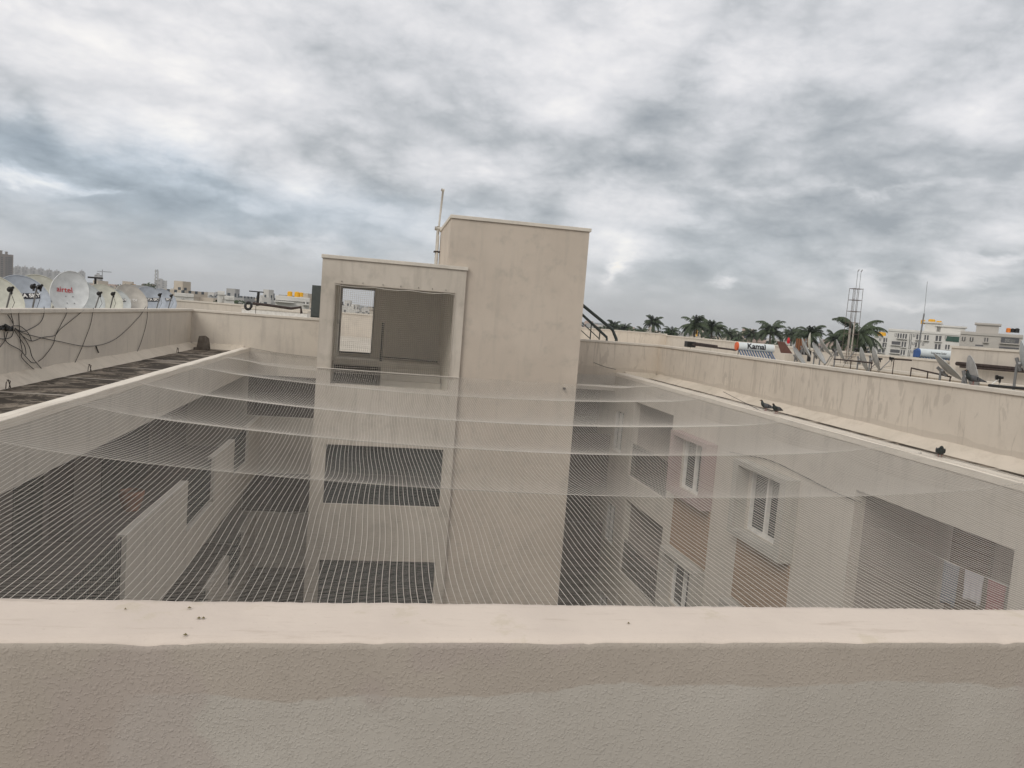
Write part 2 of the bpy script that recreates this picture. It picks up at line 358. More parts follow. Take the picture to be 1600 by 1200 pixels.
# ------------------------------------------------------------------ near parapet
def near_parapet():
    t = thing('parapet_wall', 'close rough plastered parapet with cream painted top across the foreground', 'wall', (0,1.2,-1.6))
    random.seed(4)
    n = 620; x0, x1 = -2.6, 3.6; vs = []; fs = []
    chips = [(-.30,.035,.007),(-.25,.02,.004),(.30,.03,.004),(.36,.012,.005),(.83,.03,.006),(1.13,.012,.006),(.02,.02,.004),(.58,.02,.004),(-.05,.03,.003),(1.02,.02,.003)]
    def edge(x, ph):
        e = .0005*math.sin(x*9+ph)+.0005*math.sin(x*31+ph*2)+random.uniform(-.0006,.0006)
        for c, wd, dp in chips: e -= dp*math.exp(-((x-c)/wd)**2)*random.uniform(.5,1.1) if ph else 0
        return e
    for i in range(n+1):
        x = x0+(x1-x0)*i/n; e = edge(x, 1.0); e2 = edge(x, 0); yy = 0.012*x
        prof = [(YN0+yy,-1.6),(YN0+yy,-.62),(YN0+yy-.0,-.515+e*.3),(YN0+yy+.001,-.5045+e*.6),(YN0+yy+.006,-.5015+e*.6),(YN0+yy+.014-e,-.5),(YN0+yy+.03,-.4995),
                (YN1+yy*.6-.02,-.5+e2),(YN1+yy*.6-.006,-.501+e2),(YN1+yy*.6,-.508),(YN1,-1.6)]
        vs += [(x,)+p for p in prof]
    m = 11
    for i in range(n):
        for k in range(m-1): fs.append((i*m+k, (i+1)*m+k, (i+1)*m+k+1, i*m+k+1))
    b = MB(); b.add(vs, fs); o = b.build('wall', m_nearf, t, smooth=True)
    o.data.materials.append(m_neart)
    for i, p in enumerate(o.data.polygons):
        if 3 <= i % (m-1) <= 8: p.material_index = 1
    MB().box(-14, x0-.001, YN0, YN1, -1.6, -.5).box(x1+.001, 14, YN0, YN1, -1.6, -.5).build('wall', m_par, t)
    d = MB()
    for (u, v, s) in [(296,950,.0016),(311,966,.0017),(318,966,.0015),(196,952,.001),(982,974,.0012),(290,992,.0016)]:
        p = onZ(u, v, -.4985); d.add([(p.x+s*2*math.cos(a)*random.uniform(.7,1.3), p.y+s*math.sin(a)*1.6, -.498+(0 if k else 0)) for k, a in enumerate([j*math.pi/4 for j in range(8)])], [tuple(range(8))])
        d.add([(p.x, p.y, -.4955)]+[(p.x+s*1.6*math.cos(j*math.pi/3), p.y+s*1.2*math.sin(j*math.pi/3), -.498) for j in range(6)], [(0,1+j,1+(j+1)%6) for j in range(6)])
    d.build('dropping', plain('bird_dropping', (.16,.13,.06), .8), t)
near_parapet()
# ------------------------------------------------------------------ outer parapets
def parapet(label, x0, x1, y0, y1, top, mat, axis, base=-1.6):
    t = thing('parapet_wall', label, 'wall', ((x0+x1)/2, (y0+y1)/2, base))
    bx(x0, x1, y0, y1, base, top-.07).build('wall', mat, t)
    o = .03
    if axis == 'y': c = bx(x0-o, x1+o, y0, y1, top-.07, top)
    else: c = bx(x0, x1, y0-o, y1+o, top-.07, top)
    c.build('coping', m_coping, t, bevel=.008)
    return t
parapet('long stained parapet under the row of satellite dishes, cables hanging over it', -5.75, -5.6, YN1, YF, -.44, m_par, 'y')
parapet('long parapet on the right marked with dark drips', 9.2, 9.35, YN1, YF, -.46, m_parR, 'y')
parapet('far plastered parapet left of the stair room', -5.75, -1.53, YF, YF+.15, -.44, m_par, 'x')
parapet('far plastered parapet right of the tall lift tower', 5.3, 9.35, YF, YF+.15, -.46, m_parR, 'x')
# coving
def coving(label, prof_axis, a, b, fixed, sgn):
    n = 90; vs = []; fs = []; random.seed(int(abs(fixed)*10))
    m = bpy.data.objects.new('x', None)
    b_ = MB()
    for i in range(n+1):
        t = a+(b-a)*i/n; w_ = .26+random.uniform(-.012,.012); h_ = .17+random.uniform(-.01,.01)
        for (dx, dz) in ((0,h_),(w_*.25,h_*.8),(w_*.75,h_*.28),(w_,.004)):
            vs.append((fixed+sgn*dx, t, -1.6+dz) if prof_axis == 'y' else (t, fixed+sgn*dx, -1.6+dz))
    for i in range(n):
        for k in range(3): fs.append((i*4+k, i*4+k+1, (i+1)*4+k+1, (i+1)*4+k))
    b_.add(vs, fs); o = b_.build('coving', m_coving, None, smooth=True); tag(o, label, 'mortar coving'); 
coving('sloped mortar coving at the foot of the dish parapet', 'y', YN1, YF-.2, -5.6, 1)
coving('sloped mortar coving at the foot of the dripped right parapet', 'y', YN1, YF-.2, 9.2, -1)
coving('sloped mortar coving below the far left parapet', 'x', -5.55, XL-.15, YF, -1)
coving('short mortar coving below the far right parapet', 'x', XR+.30, 9.15, YF, -1)
# kerbs around the well
def kerb(label, x0, x1, y0, y1):
    o = bx(x0, x1, y0, y1, -1.6, -1.49).build('kerb', m_kerb, None, bevel=.012); tag(o, label, 'kerb')
kerb('low pale kerb along the left edge of the netted courtyard', XL-.20, XL+.012, YN1+.003, YF-.003)
kerb('low pale kerb along the right edge of the netted courtyard, pigeons on it', XR-.012, XR+.30, YN1+.003, YF-.003)
# white wash patches on right coving
wp = MB(); random.seed(8)
for (u, v, w_) in [(1425,690,30),(1490,705,36),(1530,716,20),(1580,733,34)]:
    p = onX(u, v, 9.02); L_ = w_*.011
    wp.add([(9.13,p.y-L_,-1.5),(8.97,p.y-L_*.9,-1.585),(8.97,p.y+L_*.8,-1.585),(9.13,p.y+L_,-1.5)], [(0,1,2,3)])
o = wp.build('whitewash_patch', m_white); tag(o, 'white paint smears on the coving near the dark bird', 'paint smear')
# ------------------------------------------------------------------ courtyard facades
def facade_left():
    t = thing('courtyard_facade', 'left courtyard wall of open corridors seen through the net', 'building', (XL-.1, 12, -16.9))
    bx(XL-.15, XL, YN1, YF, -2.3, -1.601).build('beam', m_well, t)
    for k in range(4):
        z = -4.6-3.03*k
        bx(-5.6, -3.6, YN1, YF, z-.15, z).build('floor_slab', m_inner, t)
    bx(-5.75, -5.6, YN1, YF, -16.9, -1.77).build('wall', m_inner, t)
    for k in range(4):
        z = -4.6-3.03*k; b = MB(); x0, x1 = -3.6, -3.45
        top = z+1.02; bot = z-.75
        for (a, c) in ((11.75,15.4),(17.8,20.2),(22.3,YF)): b.box(x0, x1, a, c, z, top)
        b.box(x0, x1, YN1, YF, bot, z-.002)
        b.build('parapet', m_well, t)
        for (a, c) in ((YN1,11.75),(15.4,17.8),(20.2,22.3)):
            r = MB(); n = int((c-a)/.09)
            for i in range(n+1): yy = a+(c-a)*i/n; r.box(-3.54,-3.52,yy-.008,yy+.008,z+.03,top-.03)
            for j in range(8): zz = z+.05+j*.125; r.box(-3.545,-3.515,a,c,zz-.008,zz+.008)
            r.build('grille', m_grille, t)
    for (a, c, z0, z1) in [(9.2,10.2,-4.6,-2.5),(13.2,14.3,-4.6,-2.5),(17.2,20.5,-4.6,-2.45),(21.5,22.6,-4.6,-2.5),(12.0,13.0,-7.6,-5.5),(16,18.6,-7.6,-5.5),(21,22,-7.6,-5.5)]:
        d = bx(-5.61, -5.585, a, c, z0, z1).build('door', m_dark, t)
    for a in (14.6, 20.9): bx(-5.6, -5.2, a, a+.25, -4.6, -1.77).build('pier', m_inner, t)
    bx(-5.6, XL, YF, YF+.15, -16.9, -1.77).build('end_wall', m_well, t)
facade_left()
pot = MB(); 
for k in range(1): pot.loft([[(-4.9+r*math.cos(a), 16.9+r*math.sin(a), z) for a in [j*math.pi/8 for j in range(16)]] for r, z in ((.13,-4.6),(.2,-4.45),(.24,-4.3),(.25,-4.2),(.22,-4.18))])
o = pot.build('flower_pot', plain('terracotta', (.42,.17,.09), .8), None, smooth=True); tag(o, 'terracotta pot on the left corridor floor below the net', 'pot')

def facade_far():
    t = thing('courtyard_facade', 'far courtyard wall left of the stair block, beneath the net', 'building', (-2.7, YF+.1, -16.9))
    bx(XL, -1.53, YF, YF+.15, -2.3, -1.6).build('beam', m_well, t)
    for k in range(4):
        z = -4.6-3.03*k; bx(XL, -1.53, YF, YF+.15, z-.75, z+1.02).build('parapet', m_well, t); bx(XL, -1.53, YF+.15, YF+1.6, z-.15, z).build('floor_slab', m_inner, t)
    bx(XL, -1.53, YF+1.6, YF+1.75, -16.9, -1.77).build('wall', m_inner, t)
    bx(XL-.15, XL, YF+.151, YF+1.75, -16.9, -1.77).build('end_wall', m_inner, t)
    bx(-3.2,-2.3, YF+1.58, YF+1.61, -7.6, -5.5).build('door', m_dark, t)
    t = thing('courtyard_facade', 'far courtyard wall right of the lift tower, beneath the net', 'building', (6.5, YF+.1, -16.9))
    bx(5.3, XR, YF, YF+.15, -2.1, -1.6).build('beam', m_well, t)
    for k in range(4):
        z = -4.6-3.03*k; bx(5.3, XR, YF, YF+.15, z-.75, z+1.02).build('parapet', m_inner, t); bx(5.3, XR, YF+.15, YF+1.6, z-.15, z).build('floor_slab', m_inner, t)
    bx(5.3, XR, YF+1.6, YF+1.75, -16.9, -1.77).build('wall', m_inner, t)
    bx(XR, XR+.15, YF, YF+1.75, -16.9, -1.77).build('end_wall', m_well, t)
facade_far()
def facade_right():
    t = thing('courtyard_facade', 'right courtyard wall with box windows and balconies below the net', 'building', (XR+.1, 12, -16.9))
    x0, x1 = XR, XR+.2
    openings = []    # (y0,y1,z0,z1)
    for k in range(4):
        d = -3.03*k
        openings += [(8.0,11.2,-4.6+d,-2.32+d), (19.2,22.4,-4.5+d,-2.2+d)]
        openings += [(13.15,14.7,-3.98+d,-2.75+d),(16.65,18.3,-3.9+d,-2.65+d)]
        openings += [(23.3,24.2,-4.0+d,-2.7+d)]
    ys = sorted(set([YN1, YF]+[o[0] for o in openings]+[o[1] for o in openings]))
    b = MB()
    for a, c in zip(ys[:-1], ys[1:]):
        ops = sorted([(o[2], o[3]) for o in openings if o[0] <= a+1e-6 and o[1] >= c-1e-6])
        z = -16.9
        for q0, q1 in ops: b.box(x0, x1, a, c, z, q0); z = q1
        b.box(x0, x1, a, c, z, -1.601)
    b.build('wall', m_well, t)
    for k in range(4):
        d = -3.03*k
        for (a, c, q0, q1) in ((8.0,11.2,-4.6+d,-2.32+d), (19.2,22.4,-4.5+d,-2.2+d)):
            r = MB(); r.box(x1+1.5, x1+1.6, a-.6, c+.3, q0-.1, q1+.15).box(x1, x1+1.5, c, c+.1, q0-.1, q1+.15).box(x1, x1+1.5, a-.7, a-.6, q0-.1, q1+.15).box(x1, x1+1.6, a-.6, c, q0-.12, q0).box(x1, x1+1.6, a-.6, c, q1+.01, q1+.15)
            r.build('balcony', m_balc, t)
            if k == 0 and a < 9:
                wn = bx(x1+1.47, x1+1.499, 8.0, 9.6, -3.7, -2.55).build('window', m_glass, t); wf = MB()
                for i_ in range(7): wf.box(x1+1.44, x1+1.469, 8.0+1.6*i_/6-.02, 8.0+1.6*i_/6+.02, -3.7, -2.55)
                wf.box(x1+1.44, x1+1.468, 7.97, 9.63, -2.58, -2.52).box(x1+1.44, x1+1.468, 7.97, 9.63, -3.73, -3.67); wf.build('frame', m_steel, wn)
                bx(x1+1.47, x1+1.499, 10.1, 10.95, -4.6, -2.6).build('door', plain('brown_door', (.12,.075,.05), .6), t)
            n = int((c-a)/.11); r = MB()
            for i in range(n+1): yy = a+(c-a)*i/n; r.box(x0+.08, x0+.1, yy-.008, yy+.008, q0, q1 if a < 9 else q0+1.0)
            if k or a > 9: r.build('railing', m_grille, t)
        for (a, c, q0, q1) in ((12.85,15.0,-4.12+d,-2.55+d), (16.4,18.6,-4.06+d,-2.5+d)):
            fr = MB(); p = XR-.28
            fr.box(p, x0-.002, a, c, q1-.10, q1); fr.box(p+.002, x0-.002, a, c, q0, q0+.13)
            fr.box(p+.002, x0-.002, a, a+.22, q0+.13, q1-.10); fr.box(p+.002, x0-.002, c-.22, c, q0+.13, q1-.10)
            w_ = fr.build('window_surround', m_hood if k == 0 and a > 15 else m_surr, t)
            pane = bx(x0+.12, x0+.13, a+.2, c-.2, q0+.1, q1-.08).build('window', m_glass, t)
            s = MB(); y0, y1 = a+.3, c-.3; z0, z1 = q0+.15, q1-.12
            for yy in (y0, (y0+y1)/2+.1, y1): s.box(x0+.03, x0+.11, yy-.035, yy+.035, z0+.06, z1-.05)
            s.box(x0+.03, x0+.11, y0-.035, y1+.035, z0, z0+.06); s.box(x0+.03, x0+.11, y0-.035, y1+.035, z1-.05, z1)
            s.build('frame', m_white, pane)
            bl = MB(); n = 14
            for i in range(n): zz = z0+.06+(z1-z0-.11)*i/n; bl.box(x0+.135, x0+.15, y0, y1, zz, zz+(z1-z0)/n*.5)
            bl.build('blind', m_steel, pane)
            bx(x0-.03, x0-.001, a+.02, c-.02, q0-1.42, q0-.02).build('tan_panel', m_tan, t)
        pane = bx(x0+.12, x0+.13, 23.3, 24.2, -4.0+d, -2.7+d).build('window', m_glass, t)
        s = MB()
        for yy in (23.35, 23.75, 24.15): s.box(x0+.02, x0+.11, yy-.035, yy+.035, -3.95+d, -2.75+d)
        s.box(x0+.02, x0+.11, 23.3, 24.2, -4.0+d, -3.95+d); s.build('frame', m_white, pane)
m_surr = stucco('surround_plaster', (0.448,0.422,0.379), (0.405,0.384,0.340), (0.213,0.197,0.176), .3, .3, seed=15)
m_balc = stucco('balcony_plaster', (0.384,0.339,0.302), (0.342,0.301,0.270), (0.235,0.208,0.187), .3, .3, seed=18)
m_hood = stucco('reddish_hood', (0.383,0.293,0.276), (0.352,0.267,0.249), (0.259,0.192,0.181), .3, .3, seed=16)
facade_right()
bx(XL, XR, YN1-.001+.0, YN1+.1, -16.9, -1.62)
o = bx(XL, XR, YN1+.004, YN1+.1, -16.9, -1.62).build('courtyard_facade', m_well); tag(o, 'near courtyard wall hidden under the foreground parapet', 'building')
# laundry on the right balcony
random.seed(11)
ln = MB().tube([(8.3,8.02,-2.95),(8.3,9.6,-3.0),(8.3,11.18,-2.95)], .006, 5).build('clothes_line', m_white); tag(ln, 'thin clothes line across the right balcony', 'clothes line')
for (y, w_, h_, col, lab) in [(8.72,.30,.42,(.30,.10,.11),'dark red garment on the balcony line'),(9.12,.34,.40,(.46,.44,.48),'pale lilac shirt on the balcony line'),(8.38,.24,.55,(.12,.16,.20),'slate blue trousers on the balcony line, next to the red garment'),(9.55,.3,.6,(.16,.18,.22),'dark grey towel on the balcony line, beside the lilac shirt')]:
    b = MB(); n = 10; vs = []; fs = []
    for i in range(n+1):
        for j in range(n+1):
            yy = y+(i/n-.5)*w_*(1-.1*math.sin(j/n*3)); vs.append((8.3+.03*math.sin(i*1.7+j*.3)*j/n, yy, -2.99-h_*j/n*(1+.04*math.sin(i))))
    for i in range(n):
        for j in range(n): fs.append((i*(n+1)+j, (i+1)*(n+1)+j, (i+1)*(n+1)+j+1, i*(n+1)+j+1))
    b.add(vs, fs); o = b.build('garment', plain('cloth', col, .9), None, smooth=True); tag(o, lab, 'garment')
    md = o.modifiers.new('s', 'SOLIDIFY'); md.thickness = .012
# ------------------------------------------------------------------ stair room + tower
def stair_room():
    t = thing('stair_room', 'low plastered stair room with netted opening and doorway, left of the tall tower', 'building', (.3, 22.7, -16.9))
    x0, x1, y0, y1 = -1.52, 2.1, 19.9, 25.6; top = 1.16
    ops = [(.55,-1.98),(-3.54,-5.09),(-6.57,-8.12),(-9.6,-11.15),(-12.63,-14.2)]
    b = MB(); z = top
    for (a, c) in ops:
        b.box(-1.17, 1.83, y0, y0+.2, a, z); z = c
    b.box(-1.17, 1.83, y0, y0+.2, -16.9, z)
    b.box(x0, -1.17, y0, y0+.2, -16.9, top).box(1.83, x1, y0, y0+.2, -16.9, top)
    b.box(x0, x0+.2, y0+.2, y1-.15, -16.9, top)
    b.box(x0, -1.26, y1-.15, y1, -16.9, top).box(-.26, 2.1, y1-.15, y1, -16.9, top).box(-1.26, -.26, y1-.15, y1, .57, top).box(-1.26, -.26, y1-.15, y1, -16.9, -1.46)
    b.build('wall', m_well2, t)
    bx(1.92, 2.098, y0+.2, y1-.15, -16.9, top-.002).build('inner_wall', m_inner_bright, t)
    MB().box(x0+.201, -1.26, y1-.17, y1-.151, -1.6, top-.16).box(-.26, 1.919, y1-.17, y1-.151, -1.6, top-.16).box(-1.26, -.26, y1-.17, y1-.151, .62, top-.16).build('brightening_lining', m_inner_bright, t)  # pale panels added over the inner walls to brighten the room
    bx(x0+.201, x0+.215, y0+.21, y1-.175, -1.6, top-.16).build('brightening_lining', m_inner_bright, t)
    bx(x0+.2, 1.92, y0+.2, y1-.15, top-.15, top-.001).build('roof_slab', m_inner_bright, t)
    bx(x0-.03, 1.615, y0-.04, y1+.03, top, top+.09).build('coping', m_coping, t, bevel=.008)
    bx(1.615, x1+.03, y0-.04, y0+.095, top, top+.09).build('coping', m_coping, t)
    bx(x0+.2, 1.92, 24.0, y1-.15, -1.77, -1.6).build('landing', m_inner_bright, t)
    for k in range(5): bx(x0+.2, 1.92, y0+.2, 21.2, -3.3-3.03*k-.15, -3.3-3.03*k).build('landing', m_inner_bright, t)
    st = MB()
    for k in range(4):
        for i in range(9):
            yy = 24.0-.3*i; zz = -1.6-.168*(i+1)-3.03*k; st.box(.1, 1.9, yy-.31, yy, zz-.2, zz)
            zz = -3.3-.168*i-3.03*k; st.box(-1.3, .05, 21.2+.3*i, 21.2+.3*i+.31, zz-.2, zz)
    st.build('stairs', m_inner_bright, t)
    for (a, c) in ops[1:]:
        pn = bx(-1.17, 1.83, y0+.11, y0+.125, c, a).build('window', m_glass, t)
        g_ = MB()
        for i in range(1, 6): g_.box(-1.17+.5*i-.015, -1.17+.5*i+.015, y0+.08, y0+.109, c, a)
        g_.box(-1.17, 1.83, y0+.08, y0+.108, (a+c)/2-.02, (a+c)/2+.02); g_.build('frame', m_grille, pn)
    d = MB(); d.box(-1.30,-1.26,y1-.2,y1-.149+.2,-1.46,.61).box(-.26,-.22,y1-.2,y1+.03,-1.46,.61).box(-1.26,-.26,y1-.2,y1+.03,.57,.61).box(-1.26,-.26,y1-.2,y1+.03,-1.5,-1.46)
    d.build('door_frame', m_grille, t)
    bx(.045,.115,24.0,24.07,-1.6,-.42).build('newel_post', m_grille, t)
    bx(-1.3,.0,23.97,23.999,-2.3,-1.78).build('stairwell_shade_panel', m_dark, t)  # near-black panel paints the stairwell's darkness below the landing edge
    MB().tube([(.12,24.9,-1.52),(1.9,24.9,-1.55)], .02, 6).build('handrail', m_grille, t)
    # light fitting on left jamb
    MB().box(-1.32,-1.25,24.2,24.35,-.55,-.42).build('switch_box', m_white, t)
m_well2 = stucco('stair_room_plaster', (0.597,0.536,0.461), (0.533,0.476,0.406), (0.384,0.346,0.291), .45, .6, seed=21)
m_inner_bright = stucco('stair_room_inside_brightened', (0.875,0.822,0.724), (0.831,0.777,0.680), (0.661,0.614,0.538), .25, .3, seed=22)  # extra pale colour makes up for light missing inside the stair room
stair_room()
def tower():
    t = thing('lift_tower', 'tall windowless plastered lift tower rising beside the stair room', 'building', (3.5, 21.8, -16.9))
    b = MB().box(2.101, 5.29, 20.0, 23.7, -16.9, 2.46); b.box(1.62, 2.1, 20.0, 23.7, 1.16, 2.46); b.build('wall', m_tower, t)
    bx(1.59, 5.33, 19.96, 23.74, 2.46, 2.55).build('coping', m_coping, t, bevel=.008)
    p = MB()
    p.tube([(1.53,23.6,1.26),(1.53,23.6,2.5),(1.53,23.6,2.62)], .045, 10); p.tube([(1.53,23.35,1.26),(1.53,23.35,2.3),(1.53,23.6,2.42)], .04, 8)
    p.tube([(1.55,23.6,2.6),(1.6,23.6,3.7)], .030, 10); p.tube([(1.64,23.6,3.7),(1.54,23.6,3.71)], .042, 8); p.tube([(1.43,23.6,2.55),(1.68,23.6,2.55)], .06, 8)
    p.build('vent_pipe', m_upvc, t, smooth=True)
    MB().box(1.44,1.62,23.3,23.66,1.83,1.86).build('clip', m_rust, t)
    q = onY(881, 607, 19.99)
    MB().tube([(q.x,19.9,q.z),(q.x,20.02,q.z)], .035, 12).build('pipe_stub', m_blk, t)
    MB().box(5.29,5.41,22.6,22.66,2.0,2.05).tube([(5.4,22.63,2.0),(5.44,22.63,2.06)], .03, 6).build('bracket', m_blk, t)
tower()
# steel stair beside tower
def steel_stair():
    t = thing('steel_stair', 'dark green steel stair railing coming down beside the lift tower', 'stair', (7.4, 25.8, -1.6))
    def P(u, v, y=25.6): return onY(u, v, y)
    b = MB(); b.tube([P(880,452), P(957,515), P(963,530), P(963,533)], .055, 8); b.build('handrail', m_green, t, smooth=True)
    b = MB(); b.tube([P(880,464), P(948,527), P(948,533)], .045, 8); b.build('handrail', m_green, t, smooth=True)
    b = MB(); b.tube([P(890,486), P(937,530)], .018, 6).tube([P(890,500), P(922,529)], .016, 6).build('rail', m_green, t)
    for (u, a, c) in ((924,506,529),(938,512,529)):
        MB().tube([P(u, a), P(u-2, c+2)], .02, 6).build('baluster', m_green, t)
    b = MB()
    for i in range(8): b.box(6.0, 6.9, 26+i*.25, 26.25+i*.25, -1.6+.2*(8-i)-.04, -1.6+.2*(8-i))
    b.build('tread', m_green, t)
steel_stair()
# cabinet on far parapet
b = thing('utility_cabinet', 'dark grey metal cabinet on the far parapet against the stair room', 'cabinet', (-1.9, 24.58, -.44))
MB().box(-2.14,-1.76,24.5,24.8,-.42,.57).build('body', plain('cabinet_grey', (.075,.085,.08), .6), b, bevel=.01)
MB().box(-2.11,-1.79,24.485,24.499,-.38,.53).build('door', plain('cabinet_door', (.08,.09,.085), .6), b)
# concrete block in left far corner
b = MB(); random.seed(5)
vs = [(-5.25,23.6,-1.6),(-4.9,23.55,-1.6),(-4.88,23.85,-1.6),(-5.22,23.9,-1.6),(-5.2,23.68,-1.2),(-5.0,23.63,-1.16),(-4.93,23.83,-1.25),(-5.18,23.86,-1.2)]
b.add(vs, [(0,3,2,1),(4,5,6,7),(0,1,5,4),(1,2,6,5),(2,3,7,6),(3,0,4,7)]); b.box(-5.32,-5.2,23.62,23.8,-1.6,-1.53)
o = b.build('concrete_block', plain('old_concrete', (.13,.11,.09), .9, 0, .3, 9), None, bevel=.02); tag(o, 'weathered broken concrete block leaning in the far left roof corner', 'block')
# small hooks on coving (anchor wire loops)
for (u, v, lab) in [(139,578,'small rusty wire loop on the left roof floor midway along the coving'),(12,584,'dark drain spout at the foot of the dish parapet near the picture edge'),(277,547,'small dark bracket on the coving near the far left corner')]:
    p = onX(u, v, -5.3); b = MB()
    b.tube([(p.x,p.y-.05,-1.58),(p.x,p.y-.04,-1.49),(p.x+.01,p.y+.0,-1.45),(p.x,p.y+.04,-1.48),(p.x+.02,p.y+.06,-1.58)], .007, 5); b.tube([(p.x+.02,p.y,-1.58),(p.x+.03,p.y+.02,-1.47),(p.x-.03,p.y+.05,-1.46)], .006, 5)
    o = b.build('anchor_loop', m_rust); tag(o, lab, 'metal loop')
# ------------------------------------------------------------------ bird net
ROPES = [8.0, 10.55, 13.3, 17.0]
def kz(x): u = (x-1.95)/5.85; return max(0., 1-u*u)
NY = [1.35]+ROPES+[19.95, 24.45]; NK = [.02,.31,.31,.30,.26,.06,.16]; NS = [.16,.085,.095,.14,.09,.20]
def netz(x, y):
    k = kz(x); e = min(1, k*3.5)
    for i in range(6):
        if y <= NY[i+1] or i == 5:
            t = max(0, min(1, (y-NY[i])/(NY[i+1]-NY[i]))); kk = NK[i]*(1-t)+NK[i+1]*t
            return -1.49-.05*e-kk*k-NS[i]*4*t*(1-t)*(.04+.96*e)*(1+.15*math.sin(x*1.3+i*2))
def strands(paths, r):
    """3 sided prisms along many polylines -> numpy mesh arrays"""
    V = []; Fc = []; base = 0
    for P in paths:
        P = np.asarray(P); n = len(P)
        T = np.gradient(P, axis=0); T /= np.linalg.norm(T, axis=1)[:, None]+1e-9
        up = np.array([0,0,1.]) if abs(T[0][2]) < .8 else np.array([0,1.,0])
        A = np.cross(T, up); A /= np.linalg.norm(A, axis=1)[:, None]+1e-9; B = np.cross(A, T)
        ring = np.stack([P+r*(A*math.cos(q)+B*math.sin(q)) for q in (math.pi/2, math.pi/2+2.094, math.pi/2+4.189)], 1)
        V.append(ring.reshape(-1, 3))
        i = np.arange(n-1)[:, None]*3; k = np.arange(3)[None]; k2 = (k+1) % 3
        Fc.append(np.stack([base+i+k, base+i+k2, base+i+3+k2, base+i+3+k], -1).reshape(-1, 4)); base += n*3
    return np.concatenate(V), np.concatenate(Fc)
def npmesh(name, sets, mat, parent):
    V = []; Fc = []; n = 0
    for v, f in sets: V.append(v); Fc.append(f+n); n += len(v)
    V = np.concatenate(V).astype(np.float32); Fc = np.concatenate(Fc).astype(np.int32)
    og = ORG[parent]; V = V-np.array(og[:], dtype=np.float32)
    me = bpy.data.meshes.new(name); me.vertices.add(len(V)); me.vertices.foreach_set('co', V.ravel())
    me.loops.add(Fc.size); me.loops.foreach_set('vertex_index', Fc.ravel())
    me.polygons.add(len(Fc)); me.polygons.foreach_set('loop_start', np.arange(len(Fc), dtype=np.int32)*4)
    try: me.polygons.foreach_set('loop_total', np.full(len(Fc), 4, dtype=np.int32))
    except Exception: pass
    me.update(calc_edges=True); me.validate(); me.materials.append(mat)
    o = bpy.data.objects.new(name, me); C.objects.link(o); o.parent = parent; ORG[o] = og; return o
